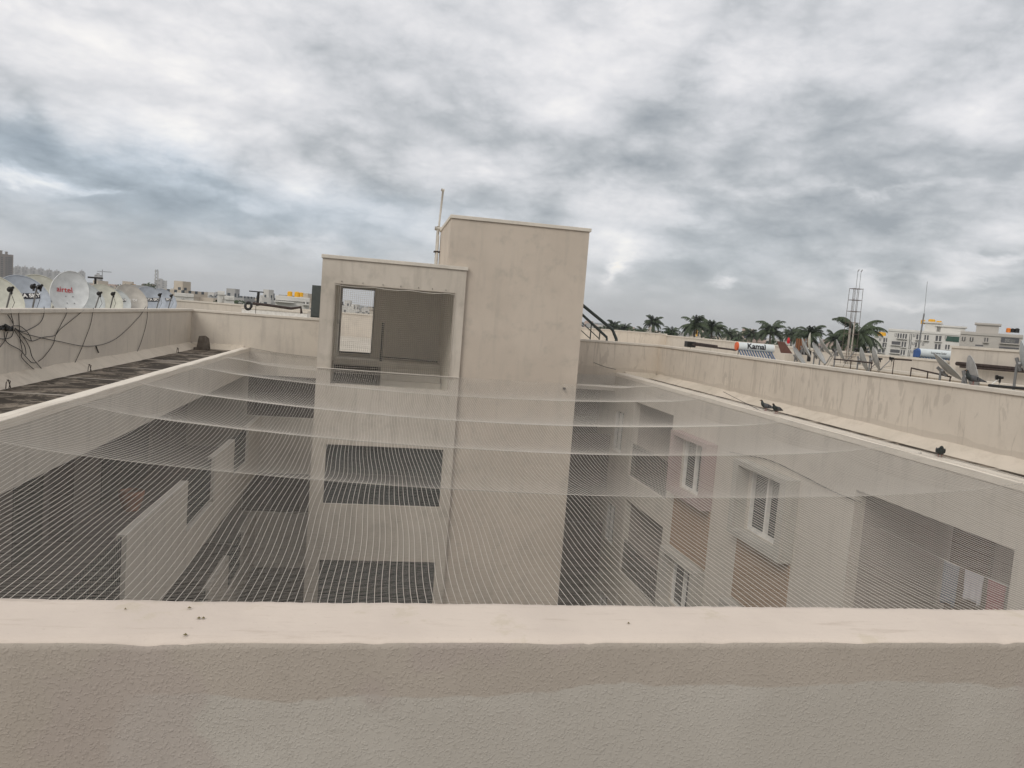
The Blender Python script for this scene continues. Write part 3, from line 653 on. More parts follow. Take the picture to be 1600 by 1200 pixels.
def netting():
    t = thing('bird_net', 'wide pale bird net sagging over the whole courtyard', 'net', (1.95, 12, -1.5))
    rng = np.random.RandomState(3)
    # shared smooth wander
    def wander(x, y): return .022*np.sin(y*.9+x*.8)+.014*np.sin(y*2.3-x*1.7)+.02*np.sin(x*.9+y*.35)
    Y = np.concatenate([np.arange(1.36, 8, .14), [8.0], np.arange(8.08, 17.05, .085), np.arange(17.1, 24.45, .12), [24.45]])
    Y = np.unique(np.sort(np.append(Y, ROPES)))
    long_ = []
    XA, XB = XL-.02, XR+.30; n = int((XB-XA)/.0487)
    def pt(x, y):
        return netz(x, y)
    for i in range(n+1):
        x = XA+(XB-XA)*i/n; jit = rng.normal(0, .0025); seg = []
        for y in Y:
            xx = x+float(wander(x, y))+jit
            if xx < XL or xx > XR: z = -1.478
            else: z = max(pt(xx, y), -9)
            if x < XA+.1: xx = max(xx, XL-.09)
            seg.append((xx, y+float(.01*math.sin(x*5+y)), z))
        seg = np.array(seg)
        # strands meeting the stair block stop at its face; those beyond go on between block and far parapet
        if -1.54 < x < 5.31: seg = seg[seg[:, 1] < (19.88 if x < 2.1 else 19.98)]
        long_.append(seg)
    tr = []; y = 1.4
    while y < 24.4:
        X = np.concatenate([np.linspace(XA, XB, 110)])
        if y > 19.88:
            parts = [np.linspace(XA, -1.54, 26), np.linspace(5.31, XB, 30)]
        else: parts = [X]
        ph = rng.normal(0, .002)
        for Xs in parts:
            seg = []
            for x in Xs:
                yy = y+.03*math.sin(x*.7+y*.4)+ph+.012*math.sin(x*3+y*1.3)
                z = -1.478 if (x < XL or x > XR) else pt(x, yy)
                seg.append((x, yy, z))
            tr.append(np.array(seg))
        y += .024 if y < 5 else min(.040, .024+(y-5)*.005)
    o = npmesh('netting', [strands(long_, .0025), strands(tr, .0008)], m_net, t)
    # ropes
    for ry in ROPES:
        P = [(x, ry+.01*math.sin(x), netz(x, ry)-.003) for x in np.linspace(XL, XR, 60)]
        MB().tube(P, .0035, 6).build('support_rope', m_rope, t)
    for x_ in (XL+.06, XR+.02):
        P = [(x_+.02*math.sin(y*3), y, -1.474) for y in np.linspace(1.4, 24.4, 120)]
        MB().tube(P, .005, 5).build('edge_cord', m_net, t)
    P = [(x, 24.44, netz(x, 24.4)) for x in np.linspace(XL, -1.54, 20)]; MB().tube(P, .01, 5).build('edge_cord', plain('dirty_cord', (.3,.27,.23)), t)
    P = [(x, 19.86, netz(x, 19.9)) for x in np.linspace(-1.52, 2.1, 20)]; MB().tube(P, .01, 5).build('edge_cord', m_net, t)
    # opening net
    t2 = thing('opening_net', 'fine square net stretched over the stair room opening', 'net', (.33, 19.88, -1.6))
    a = []; 
    n = 60
    for i in range(n+1):
        x = -1.2+3.06*i/n; a.append(np.array([(x+.006*math.sin(z*5+x), 19.885+.0*z, z) for z in np.linspace(-1.68, .58, 24)]))
    h = []
    for i in range(46):
        z = -1.68+2.24*i/45; h.append(np.array([(x, 19.885, z+.006*math.sin(x*4+z*3)) for x in np.linspace(-1.2, 1.86, 24)]))
    npmesh('netting', [strands(a, .0034), strands(h, .0034)], plain('grey_net', (.48,.43,.37), .7), t2)
    P = [(x, 19.88, .53-.03*abs(math.sin((x+1.2)*3.3))) for x in np.linspace(-1.17, 1.83, 60)]
    MB().tube(P, .008, 5).build('top_cord', m_net, t2)
    for x in (-1.02,-.5,.0,.45,.9,1.25,1.6): MB().tube([(x,19.9,.62),(x,19.87,.61)], .010, 6).build('hook', m_rust, t2)
netting()
# ------------------------------------------------------------------ text
def text_geo(s, size, bold=0.0):
    cu = bpy.data.curves.new('t', 'FONT'); cu.body = s; cu.size = size; cu.align_x = 'CENTER'; cu.align_y = 'CENTER'; cu.offset = bold
    o = bpy.data.objects.new('t', cu); C.objects.link(o)
    dg = bpy.context.evaluated_depsgraph_get(); me = bpy.data.meshes.new_from_object(o.evaluated_get(dg))
    bm = bmesh.new(); bm.from_mesh(me); bmesh.ops.triangulate(bm, faces=bm.faces)
    for _ in range(4):
        lg = [e for e in bm.edges if e.calc_length() > size*.12]
        if lg: bmesh.ops.subdivide_edges(bm, edges=lg, cuts=1); bmesh.ops.triangulate(bm, faces=bm.faces)
    bm.to_mesh(me); bm.free()
    vs = [tuple(v.co) for v in me.vertices]; fs = [tuple(p.vertices) for p in me.polygons]
    bpy.data.objects.remove(o); bpy.data.meshes.remove(me); return vs, fs
# ------------------------------------------------------------------ satellite dishes
def dish(label, loc, az, elev=28, R=.40, mat=None, kind='plain', lnb=1, roll=0, arm=True, post=1.2, Rv=None):
    """loc = dish centre (world). az = heading of the dish normal, clockwise from +Y"""
    Rv = Rv or R*1.06
    post = loc[2]+1.6; base = (loc[0], loc[1], -1.6)
    t = thing('satellite_dish', label, 'satellite dish', base, -az, 'satellite dishes on the roofs', local=True)
    c = Vector((0,0,post)); n = Vector((0,math.cos(elev),math.sin(elev))); upv = Vector((0,-math.sin(elev),math.cos(elev))); rt = Vector((1,0,0))
    q = Matrix.Rotation(roll, 3, n); upv = q @ upv; rt = q @ rt
    upu, rtu = Vector((0,-math.sin(elev),math.cos(elev))), Vector((1,0,0))
    def S0(u, v, off=0.): p = rtu*u+upu*v; return S(p.dot(rt), p.dot(upv), off)
    def S(u, v, off=0.):     # u,v in metres on the aperture
        rr = (u/R)**2+(v/Rv)**2; return c+rt*u+upv*v+n*(-.095*(1-rr)*(R/.4)+off)
    b = MB(); rings = 9; K = 40; vs = [S(0,0)]; fs = []
    for i in range(1, rings+1):
        for k in range(K): a = 2*math.pi*k/K; vs.append(S(R*i/rings*math.cos(a), Rv*i/rings*math.sin(a)))
    for k in range(K): fs.append((0, 1+k, 1+(k+1) % K))
    for i in range(rings-1):
        for k in range(K): fs.append((1+i*K+k, 1+(i+1)*K+k, 1+(i+1)*K+(k+1) % K, 1+i*K+(k+1) % K))
    nn = len(vs); vs2 = [v-n*.012 for v in vs]; b.add(vs+vs2, fs+[tuple(reversed([i+nn for i in f])) for f in fs])
    b.tube([S(R*1.0*math.cos(2*math.pi*k/K), Rv*math.sin(2*math.pi*k/K)) for k in range(K+1)], .010, 6, cap=False)
    ref = b.build('reflector', mat or m_grey, t, smooth=True)
    # back bracket and mast
    m = MB(); bk = c-n*.14; m.tube([bk-upv*.12, bk+upv*.12], .03, 8); m.tube([Vector((0,bk.y-.02,0)), Vector((0,bk.y-.02,bk.z))], .022, 8); m.tube([bk, c-n*.1], .05, 8)
    m.build('mast', m_steel, t)
    if arm:
        foc = c+n*.50*(R/.4)-upv*Rv*.30; st = c-upv*(Rv+.0)+n*.0
        a = MB(); a.tube([st-n*.05, st+n*.02, foc], .014, 6); ar = a.build('feed_arm', m_steel if mat is not m_dirty else m_white, t)
        for j in range(lnb):
            p = foc+rt*(j*.11-(lnb-1)*.055); d = (c-p).normalized()
            l = MB(); l.tube([p-d*.05, p-d*.01, p, p+d*.03, p+d*.035, p+d*.07], [.022,.026,.03,.03,.045,.042], 12); l.tube([p-Vector((0,0,.09)), p], .018, 8); l.build('feed_horn', m_blk, ar, smooth=True)
        w_ = MB(); w_.tube([foc-Vector((0,0,.09)), foc-Vector((.05,.0,.22)), foc*.5+st*.5+Vector((-.06,0,-.08)), st-Vector((0,0,.03)), Vector((0,bk.y,.3))], .004, 4); w_.build('cable', m_blk, t)
    def decal(vs, fs, m_, name, scale=1, du=0., dv=0., off=.012, cut=1):
        bb = MB(); bb.add([S0(-v[0]*scale+du, v[1]*scale+dv, off) for v in vs], fs); bb.build(name, m_, ref)
    if kind == 'sky':
        w0, h0 = R*.52, R*.13; g_ = [(-w0+2*w0*i/12, s_*h0) for s_ in (-1, 1) for i in range(13)]
        decal([(x, y, 0) for x, y in g_], [(i, i+1, 14+i, 13+i) for i in range(12)], m_ink, 'label_band', 1, -.06, .07, .010)
        vs, fs = text_geo('TATA SKY', R*.24, .004); decal(vs, fs, m_white, 'lettering', 1, -.06, .07, .016)
    if kind == 'red':
        vs, fs = text_geo('airtel', R*.44, .001); decal(vs, fs, m_red, 'lettering', 1, .06, R*.20)
        for (x, y) in ((-.05,-.06),(.08,-.06),(-.05,-.2),(.08,-.2)):
            decal([(x+.012*math.cos(a), y+.012*math.sin(a), 0) for a in [j*math.pi/4 for j in range(8)]], [tuple(range(8))], m_steel, 'rivet')
    if kind == 'faint':
        vs, fs = text_geo('dish tv', R*.36, .003); decal(vs, fs, m_white, 'lettering', 1, 0, R*.1)
    if kind == 'black':
        vs, fs = text_geo('airtel', R*.5, .003); decal(vs, fs, m_ink, 'lettering', 1, 0, R*.1)
    return t
A = rad
XD = -6.2
def Lp(u, v, x=XD): return onX(u, v, x)
dish('large cream satellite dish cut by the left picture edge', Lp(-8,467), A(132), A(34), .44, m_cream)
dish('blue grey satellite dish with a black lettered band and two feed horns', Lp(38,463), A(136), A(36), .42, m_blue, 'sky', 2)
dish('cream satellite dish between the banded blue grey one and the red lettered one', Lp(67,463,-6.55), A(132), A(34), .47, m_cream)
dish('whitish satellite dish with red lettering standing tallest in the row', Lp(109,457,-5.9), A(134), A(20), .34, m_whitish, 'red', 0, A(-28), False, Rv=.46)
dish('grey satellite dish directly right of the red lettered one', Lp(136,467), A(130), A(32), .38, m_grey)
dish('bright cream satellite dish with upright feed arm in mid row', Lp(163,469), A(140), A(34), .40, m_cream)
dish('slim grey satellite dish half hidden behind the beige one', Lp(184,471,-6.4), A(135), A(32), .32, m_grey, 'sky', 1, 0, False)
dish('beige satellite dish with faded white lettering', Lp(205,468), A(135), A(32), .41, m_beige, 'faint', 1, 0, False)
dish('pale blue satellite dish with a black band near the row end', Lp(236,469), A(138), A(34), .41, m_blue, 'sky')
dish('last pale blue satellite dish at the far end of the row', Lp(256,469,-6.4), A(138), A(34), .38, m_blue, 'sky')
XE = 13.5
def Rp(u, v, x=XE): return onX(u, v, x)
dish('grey satellite dish leaning low just beside the rusty sheet', Rp(1249,556), A(133), A(36), .34, m_dgrey, arm=False, roll=A(-8))
dish('pale satellite dish seen nearly edge on above two overlapping dishes', Rp(1260,543,14.2), A(125), A(28), .34, m_dgrey, arm=False)
dish('upright narrow cream satellite dish seen edge on near the brown sheet', Rp(1266,534,15), A(121), A(6), .30, m_cream, arm=False)
dish('large grey satellite dish in the middle of the right hand cluster', Rp(1280,552), A(134), A(34), .36, m_dgrey)
dish('satellite dish with tangled arms behind, left of the steel column', Rp(1290,541,14.2), A(121), A(38), .36, m_dgrey)
dish('thin tilted satellite dish at the foot of the steel column', Rp(1314,548), A(121), A(26), .33, m_dgrey)
dish('narrow edge on satellite dish right of the steel column', Rp(1350,561), A(116), A(20), .33, m_dgrey)
dish('edge on satellite dish on a short black post, second right of the column', Rp(1369,560), A(117), A(20), .31, m_dgrey)
dish('pale satellite dish tilted flat in front of the blue ended water heater', Rp(1481,573,11), A(120), A(48), .32, m_dgrey, arm=False)
dish('weathered grey satellite dish with dark lettering behind the pigeon', Rp(1521,587,10.4), A(118), A(16), .32, m_dirty, 'black', Rv=.36)
dish('satellite dish cut by the right picture edge', Rp(1606,566,11), A(130), A(20), .36, m_grey)
# ------------------------------------------------------------------ cables on the dish parapet
def wire(label, pts, x, r=.0062, name='cable', group='cables on the dish parapet', m=None):
    P = [onX(u, v, x) for u, v in pts]
    # Catmull-Rom smoothing
    Q = []
    for i in range(len(P)-1):
        p0, p1, p2, p3 = P[max(i-1,0)], P[i], P[i+1], P[min(i+2,len(P)-1)]
        for k in range(8):
            s = k/8; Q.append(.5*((2*p1)+(p2-p0)*s+(2*p0-5*p1+4*p2-p3)*s*s+(3*p1-p0-3*p2+p3)*s**3))
    Q.append(P[-1]); o = MB().tube(Q, r, 5).build(name, m or m_blk); tag(o, label, 'cable', group)
z = 6.317
def c4(pts): return [(a/z, 460+b/z) for a, b in pts]
XW = -5.575
wire('black cable dropping from the coping to the coiled bundle', c4([(100,140),(115,220),(130,270),(130,330)]), XW)
wire('black cable looping from the bundle down to the roof floor', c4([(185,170),(190,300),(200,450),(220,560),(215,620),(300,710),(420,800),(500,828)]), XW)
wire('black cable sweeping from the bundle down to the coving', c4([(150,330),(230,420),(290,520),(320,620),(400,720),(500,825)]), XW)
wire('black cable from the bundle to the short drop right of it', c4([(140,350),(200,440),(240,500),(255,560),(255,600)]), XW)
wire('black cable rising from the bundle to the coping by the second dish', c4([(150,340),(230,365),(300,340),(390,285),(430,210),(435,120)]), XW)
wire('black cable curving up to the coping below the cream dish', c4([(210,400),(310,460),(420,425),(540,405),(600,340),(750,220),(830,150)]), XW)
wire('black cable running down from the coping and fraying out mid wall', c4([(650,130),(655,190),(600,300),(550,400),(520,500),(430,620),(380,660)]), XW)
wire('long slack black cable drooping from the bundle to the far coping', [(22,514),(45,523),(90,533),(140,541),(180,530),(215,498),(228,479)], XW)
wire('black cable hanging down past the wall to the coving in mid row', [(146,481),(142,505),(135,525),(125,550),(112,575),(98,588),(82,592)], XW)
wire('thin black cable hanging to the roof from the far dishes', [(230,479),(230,497),(225,520),(215,548),(203,562),(180,572),(172,575)], XW, .006)
wire('black cable slung low from the bundle along the left edge', c4([(40,370),(50,440),(90,490),(200,550),(260,620),(310,670),(350,675)]), XW)
wire('black cable crossing the left picture edge below the bundle', c4([(-30,545),(0,520),(50,450),(75,370)]), XW)
wire('black cable arching over the bundle to its right', c4([(140,310),(200,315),(260,360),(295,410),(310,460)]), XW)
wire('short black cable crossing under the coping near the edge', c4([(75,200),(110,250),(130,290)]), XW)
wire('black cable looping below the bundle at the left edge', c4([(-20,435),(50,440),(110,420),(130,370),(120,340)]), XW)
wire('short piece of cable hooked under the long slack one', [(150,541),(154,551)], XW-.005, .012)
b = MB(); random.seed(2)
for j in range(9):
    P = [onX(u, v, XW+.03*math.sin(k*2+j)) for k, (u, v) in enumerate([(-4,513+random.uniform(-3,3)),(3,512+random.uniform(-3,3)),(8,510+random.uniform(-4,4)),(14,513+random.uniform(-4,4)),(20,512+random.uniform(-4,4)),(20,514+random.uniform(-3,3)),(9,515+random.uniform(-3,3))])]
    b.tube(P, .009, 5)
o = b.build('cable_bundle', m_blk); tag(o, 'coiled black cable bundle fixed to the dish parapet', 'cable bundle')
wire('thin dark cable sagging from the lift tower to the right kerb', [(903,553),(925,565),(945,573),(962,577)], 7.0, .008, group='thin wires')
wire('thin dark cable drooping along the right courtyard wall', [(1140,706),(1170,712),(1205,720),(1250,741),(1300,767),(1345,785)], 7.76, .008, group='thin wires')
wire('thin fallen cable on the right kerb net', [(1130,612),(1175,635),(1230,662),(1300,690),(1345,707),(1390,708),(1440,708)], 7.9, .006, group='thin wires')
o = tag(MB().tube([onX(1545,604,9.3)+Vector((0,0,.02)), onX(1575,607,9.3)+Vector((0,0,.02)), onX(1620,611,9.3)+Vector((0,0,.02))], .022, 8).build('black_pipe', m_blk), 'black pipe lying on the right parapet behind the pigeon', 'pipe')
# ------------------------------------------------------------------ pigeons
def pigeon_mat():
    g = NG('pigeon_plumage'); x, y, z = g.sep(g.tc)
    c = g.mix(g.ramp(y, .02, .05), (.085,.085,.088), (.030,.036,.034))     # +y is the front
    bar = g.math('MULTIPLY', g.ramp(g.math('ABSOLUTE', g.math('ADD', y, .055)), .012, .008), g.ramp(z, .075, .085)); c = g.mix(bar, c, (.02,.02,.022))
    bar = g.math('MULTIPLY', g.ramp(g.math('ABSOLUTE', g.math('ADD', y, .085)), .010, .006), g.ramp(z, .07, .08)); c = g.mix(bar, c, (.02,.02,.022))
    c = g.mix(g.ramp(y, -.12, -.15), c, (.035,.035,.04))
    c = g.mix(g.math('MULTIPLY', g.ramp(g.noise(g.mp(), 60, 4), .5, .7), .3), c, (.13,.13,.14)); return g.done(c, .6)
m_pig = pigeon_mat(); m_pink = plain('bird_leg', (.30,.10,.09), .6)
def pigeon(label, loc, az, headup=1.0, neckf=0.0):
    t = thing('pigeon', label, 'pigeon', loc, -az, 'birds on the roof edges', local=True)
    sp = [(-.185,.062,.012,.005),(-.15,.068,.026,.010),(-.11,.078,.034,.020),(-.06,.09,.050,.040),(0,.098,.058,.052),(.04,.108,.054,.052),(.07,.128,.040,.042),(.085,.155,.027,.030),(.09+neckf,.18*headup+.0,.021,.022),(.098+neckf,.20*headup,.021,.021),(.112+neckf,.208*headup,.017,.018),(.126+neckf,.206*headup,.008,.008)]
    K = 14; rings = []
    for i, (y, z_, wd, ht) in enumerate(sp):
        a = Vector(sp[min(i+1,len(sp)-1)][:2])-Vector(sp[max(i-1,0)][:2]); a.normalize()
        rings.append([(wd*math.cos(q), y-ht*math.sin(q)*a.y, z_+ht*math.sin(q)*a.x) for q in [2*math.pi*k/K for k in range(K)]])
    b = MB().loft(rings); 
    for s in (-1, 1):   # folded wings lie against the flanks
        wr = []
        for (y, z_, wd, ht, off) in ((.055,.115,.006,.012,.045),(.03,.112,.010,.034,.052),(-.03,.102,.011,.040,.053),(-.09,.088,.009,.028,.040),(-.15,.074,.006,.012,.022),(-.18,.068,.003,.005,.012)):
            wr.append([(s*(off+wd*math.cos(q)), y, z_+ht*math.sin(q)) for q in [2*math.pi*k/8 for k in range(8)]])
        b.loft(wr)
    b.build('body', m_pig, t, smooth=True)
    y = sp[-1][0]; zz = sp[-1][1]
    MB().tube([(0,y-.004,zz),(0,y+.012,zz-.002),(0,y+.022,zz-.006)], [.006,.004,.001], 8).build('beak', m_blk, t)
    for s in (-1, 1):
        l = MB().tube([(s*.022,-.005,.06),(s*.022,.0,.03),(s*.022,-.004,.004)], [.008,.004,.0035], 6)
        for d_ in (-.5, 0, .5): l.tube([(s*.022,-.004,.004),(s*.022+d_*.025,.028,.003)], .0025, 5)
        l.tube([(s*.022,-.004,.004),(s*.022,-.022,.003)], .0025, 5)
        l.build('leg', m_pink, t)
        MB().tube([(s*.0175,y-.016,zz+.003),(s*.0195,y-.016,zz+.003)], .0035, 8).build('eye', m_orange, t)
    return t
pigeon('grey pigeon with barred wings standing on top of the right parapet', (9.24, onX(1520,600,9.24).y, -.458), A(-52+0), 1.05)
pz = -1.472
q1, q2 = onX(1197,637,7.98), onX(1213,642,7.96)
pigeon('left pigeon of the pair on the right kerb, looking away', (q1.x, q1.y, pz), A(-55), .98)
pigeon('right pigeon of the pair on the right kerb, darker and facing the camera', (q2.x, q2.y, pz), A(-110), .92)
q3 = onX(1469,709,8.0); pigeon('small dark bird hunched on the net covered kerb nearest the camera', (q3.x, q3.y, pz-.02), A(214), .72, -.03)
# ------------------------------------------------------------------ neighbouring roof (right)
XN = 20.0
def nb(label, x0, x1, y0, y1, z0, z1, mat=None, cop=True):
    t = thing('roof_wall', label, 'wall', ((x0+x1)/2, (y0+y1)/2, z0)); bx(x0, x1, y0, y1, z0, z1-.08).build('wall', mat or m_par, t)
    bx(x0-.04, x1+.04, y0-.04, y1+.04, z1-.08, z1).build('coping', m_coping, t); return t
nb('neighbouring roof wall running behind the right hand dishes', XN, XN+.2, 24.5, 66, -2.4, -.24)
nb('taller neighbouring roof wall at the right edge, behind the pigeon', XN, XN+5, 9, 24.3, -2.4, .30)
nb('low pale roof wall behind the edge on dishes', 15.2, 15.4, 14, 24, -1.6, -.62, m_parR)
nb('distant stained roof parapet past the steel stair', 11.5, 20, 52, 52.3, -1.6, -.16, m_parR)
nb('distant roof wall across the far roof seen through the doorway', -12, 6, 43, 43.2, -1.6, -.33)
nb('pale service box wall on the far roof behind the left parapet', -6.3, -3.4, 37, 38.5, -1.6, -.38, m_white)
def pipe(label, pts, r=.05, posts=(), mat=None):
    t = thing('service_pipe', label, 'pipe', pts[0]); MB().tube([Vector(p) for p in pts], r, 8).build('pipe', mat or m_rust, t)
    for p in posts: MB().tube([p, (p[0], p[1], -1.58)], .012, 6).build('post', m_rust, t)
P_ = lambda u, v, x=15: tuple(onX(u, v, x))
pipe('thick dark pipe on the tall neighbouring wall right of the weathered dish', [P_(1495,568,19.8), P_(1610,579,19.8)], .07)
pipe('thin dark pipe below the thick one on the tall neighbouring wall', [P_(1500,573,19.7), P_(1546,577,19.7), P_(1610,582,19.7)], .03)
pipe('rusty frame rail in front of the blue ended water heater', [P_(1424,575,11), P_(1486,589,11)], .016, [P_(1424,575,11), P_(1450,580,11), P_(1485,589,11)])
pipe('long rusty rail right of the steel column', [P_(1303,561,13), P_(1363,567,13)], .02, [P_(1330,563,13), P_(1362,567,13)])
pipe('short rusty rail beside the pale roof wall', [P_(1395,561,14), P_(1424,563,14)], .02, [P_(1397,561,14)])
pipe('dark rail running left from the lettered water heater', [P_(1078,538,15), P_(1150,547,15)], .04, [P_(1079,538,15)])
pipe('upper dark pipe by the black insulated box', [P_(1085,536,15), P_(1120,541,15)], .05)
pipe('dark sagging pipe over the far roof left of the stair room', [tuple(onY(395,474,36)), tuple(onY(420,477,36)), tuple(onY(455,482,36)), tuple(onY(470,480,36)), tuple(onY(471,490,36))], .06, [tuple(onY(400,476,36))])
t = thing('insulated_box', 'small black insulated box on the neighbouring roof at the pipe end', 'box', tuple(onX(1079,542,15))); 
q = onX(1079,538,15); MB().box(q.x-.25, q.x+.2, q.y-.2, q.y+.2, q.z-.14, q.z+.14).build('body', m_blk, t, bevel=.03)
MB().tube([(q.x+.2,q.y,q.z),(q.x+.38,q.y,q.z)], .07, 10).build('valve', m_red, t)
q = onY(388,478,36); t = thing('tyre', 'black tyre leaning on the far roof left of the sagging pipe', 'tyre', (q.x,q.y,q.z-.35))
b = MB(); b.tube([(q.x+.13*math.cos(a), q.y+.05*math.sin(a), q.z+.15*math.sin(a)) for a in [j*math.pi/10 for j in range(21)]], .06, 8, cap=False); b.build('tread', m_blk, t, smooth=True)
t = thing('clothes_post', 'dark T shaped post above the dish row', 'post', tuple(onX(149,470,-9))); a = onX(149,480,-9); c_ = onX(149,434,-9); 
MB().tube([a, c_], .035, 6).build('pole', m_blk, t); MB().tube([c_-Vector((.22,0,0)), c_+Vector((.22,0,0))], .03, 6).build('crossbar', m_blk, t)
t = thing('clothes_post', 'dark post on the far roof between the white buildings', 'post', tuple(onY(403,478,40))); a = onY(402,478,40); c_ = onY(404,456,40)
MB().tube([a, c_], .07, 6).build('pole', m_blk, t); MB().tube([c_-Vector((.45,0,0)), c_+Vector((.25,0,0))], .03, 6).build('crossbar', m_blk, t)
# solar water heaters
def heater(label, loc, yaw, length, r, endmat, words, tsize, tubes=True):
    t = thing('solar_water_heater', label, 'water heater', loc, yaw, 'solar water heaters', local=True)
    h = .95; K = 28; b = MB(); b.tube([(-length/2+.06,0,h),(length/2-.02,0,h)], r, K, cap=False); tank = b.build('tank', m_tank, t, smooth=True)
    e = MB(); e.tube([(-length/2,0,h),(-length/2+.02,0,h),(-length/2+.08,0,h)], [r*.9,r*1.02,r*1.02], K); e.build('end_cap', endmat, t, smooth=False)
    e = MB(); e.tube([(length/2-.04,0,h),(length/2,0,h),(length/2+.01,0,h)], [r*1.02,r*1.02,r*.9], K); e.build('end_cap', m_steel if words != 'Kamal' else m_white, t)
    vs, fs = text_geo(words, tsize, .010 if tsize > .2 else .001)
    # wrap around the front (-y side)
    def W(v, rr): a = v[1]/r+.25; return (v[0]+.02, -rr*math.cos(a), h+rr*math.sin(a))
    MB().add([W(v, r+.008) for v in vs], fs).build('lettering', m_ink, tank)
    fr = MB()
    for s in (-1, 1):
        x = s*(length/2-.15); fr.tube([(x,0,h-r),(x,.25,0)], .02, 6); fr.tube([(x,0,h-r),(x,-1.25,.12)], .02, 6); fr.tube([(x,-1.25,.12),(x,-1.25,0)], .02, 6)
    fr.tube([(-length/2+.1,-1.25,.12),(length/2-.1,-1.25,.12)], .03, 6); fr.build('stand', m_steel, t)
    if tubes:
        n = 13
        for k in range(n):
            x = -length/2+.12+(length-.24)*k/(n-1); MB().tube([(x,-r*.5,h-r*.8),(x+.0,-1.22,.14)], .028, 8).build('glass_tube', m_tube, t)
m_tank = plain('tank_white', (.62,.66,.66), .35, 0, .05); m_tube = plain('evacuated_tube', (.06,.10,.18), .15, 0, .1, 5, .8); m_cap = plain('cap_orange', (.62,.12,.04), .5); m_capb = plain('cap_blue', (.06,.12,.30), .5)
q = onY(1179, 543, 30); heater('white solar water heater tank with orange end and bold black lettering', (q.x, q.y, q.z-.95), A(-6), 1.62, .175, m_cap, 'Kamal', .32)
q = onY(1462, 553.5, 30); heater('bluish white solar water heater tank with blue end and small lettering', (q.x, q.y, q.z-.95), A(-8), 1.72, .20, m_capb, 'Supreme Solar', .12)
t = thing('valve_box', 'small blue fitting beside the blue ended water heater', 'fitting', tuple(onY(1434,560,30))); q = onY(1433,551,29.8)
MB().box(q.x-.12,q.x+.08,q.y-.1,q.y+.1,q.z-.2,q.z+.12).build('body', m_capb, t, bevel=.02)
# odds and ends on the neighbouring roof
q = onY(1229,549,27); t = thing('rusty_sheet', 'dull red metal sheet leaning beside the lettered water heater', 'sheet', (q.x,q.y,q.z-.4))
MB().add([(q.x-.42,q.y,q.z+.36),(q.x-.12,q.y,q.z+.34),(q.x+.42,q.y,q.z-.25),(q.x-.1,q.y,q.z-.3),(q.x-.42,q.y+.04,q.z+.36),(q.x-.12,q.y+.04,q.z+.34),(q.x+.42,q.y+.04,q.z-.25),(q.x-.1,q.y+.04,q.z-.3)], [(0,1,2,3),(7,6,5,4),(0,4,5,1),(1,5,6,2),(2,6,7,3),(3,7,4,0)]).build('panel', plain('dull_red', (.13,.065,.05), .7), t)
q = onY(1255,538,29); t = thing('corrugated_sheet', 'brown corrugated sheet standing behind the right hand dishes', 'sheet', (q.x,q.y,q.z-.3)); MB().box(q.x-.32,q.x+.12,q.y,q.y+.04,q.z-.42,q.z+.22).box(q.x+.12,q.x+.2,q.y,q.y+.06,q.z-.1,q.z+.24).build('panel', m_corr, t)
q = onY(1258,554,27); t = thing('water_can', 'black water can behind the leaning grey dishes', 'can', (q.x,q.y,q.z-.25)); MB().tube([(q.x,q.y,q.z-.25),(q.x,q.y,q.z+.15),(q.x,q.y,q.z+.22)], [.22,.22,.12], 14).build('body', m_blk, t)
q = onY(1232,532,30); t = thing('red_cloth', 'small dark red cloth hung beside the brown sheet', 'cloth', (q.x,q.y,q.z-.2)); MB().tube([(q.x,q.y,q.z-.13),(q.x,q.y,q.z),(q.x,q.y,q.z+.12)], [.05,.07,.03], 8).build('cloth', m_red, t)
q = onY(1232,560,24); t = thing('masonry_block', 'pale masonry block under the dull red sheet', 'block', (q.x,q.y,q.z-.3)); MB().box(q.x-.3,q.x+.5,q.y-.3,q.y+.3,q.z-.6,q.z+.16).build('body', m_par, t)
# rebar column
def rebar():
    q = onY(1326, 556, 30); t = thing('rebar_column', 'tall open cage of steel reinforcing bars with pale pipes inside', 'column', (q.x, q.y, -1.6)); s = .19; zt = onY(1331,450,30).z
    b = MB()
    for dx in (-s, 0, s):
        for dy in (-s, s): b.tube([(q.x+dx*1.25,q.y+dy,-1.6),(q.x+dx+.0,q.y+dy,zt)], .010, 5)
    b.build('bar', m_bar, t)
    b = MB()
    for k in range(9):
        z0 = zt-.02-k*.48; e = s*(1+.05*k)
        b.tube([(q.x-e,q.y-s,z0),(q.x+e,q.y-s,z0),(q.x+e,q.y+s,z0),(q.x-e,q.y+s,z0),(q.x-e,q.y-s,z0)], .011, 5)
    b.build('tie', m_bar, t)
    for dx in (-.02, .13): MB().tube([(q.x+dx,q.y,-1.6),(q.x+dx,q.y,zt+.75)], .009, 5).tube([(q.x+dx,q.y,zt+.72),(q.x+dx+.05,q.y,zt+.8)], .022, 5).build('rod', m_steel, t)
    for dx in (-.08,.10): MB().tube([(q.x+dx,q.y,-1.6),(q.x+dx*1.0,q.y,.75+.3*(dx>0))], .035, 8).build('pale_pipe', m_upvc, t)
rebar()
a = onY(1434,548,33); c_ = onY(1444,490,33); e_ = onY(1449,440,33)
t = thing('antenna_mast', 'slim whip antenna rising left of the blue ended water heater', 'antenna', tuple(a)); MB().tube([(a.x,a.y,-1.6), a, c_], .035, 6).build('pole', m_steel, t); MB().tube([c_, e_], .009, 5).build('whip', m_steel, t)
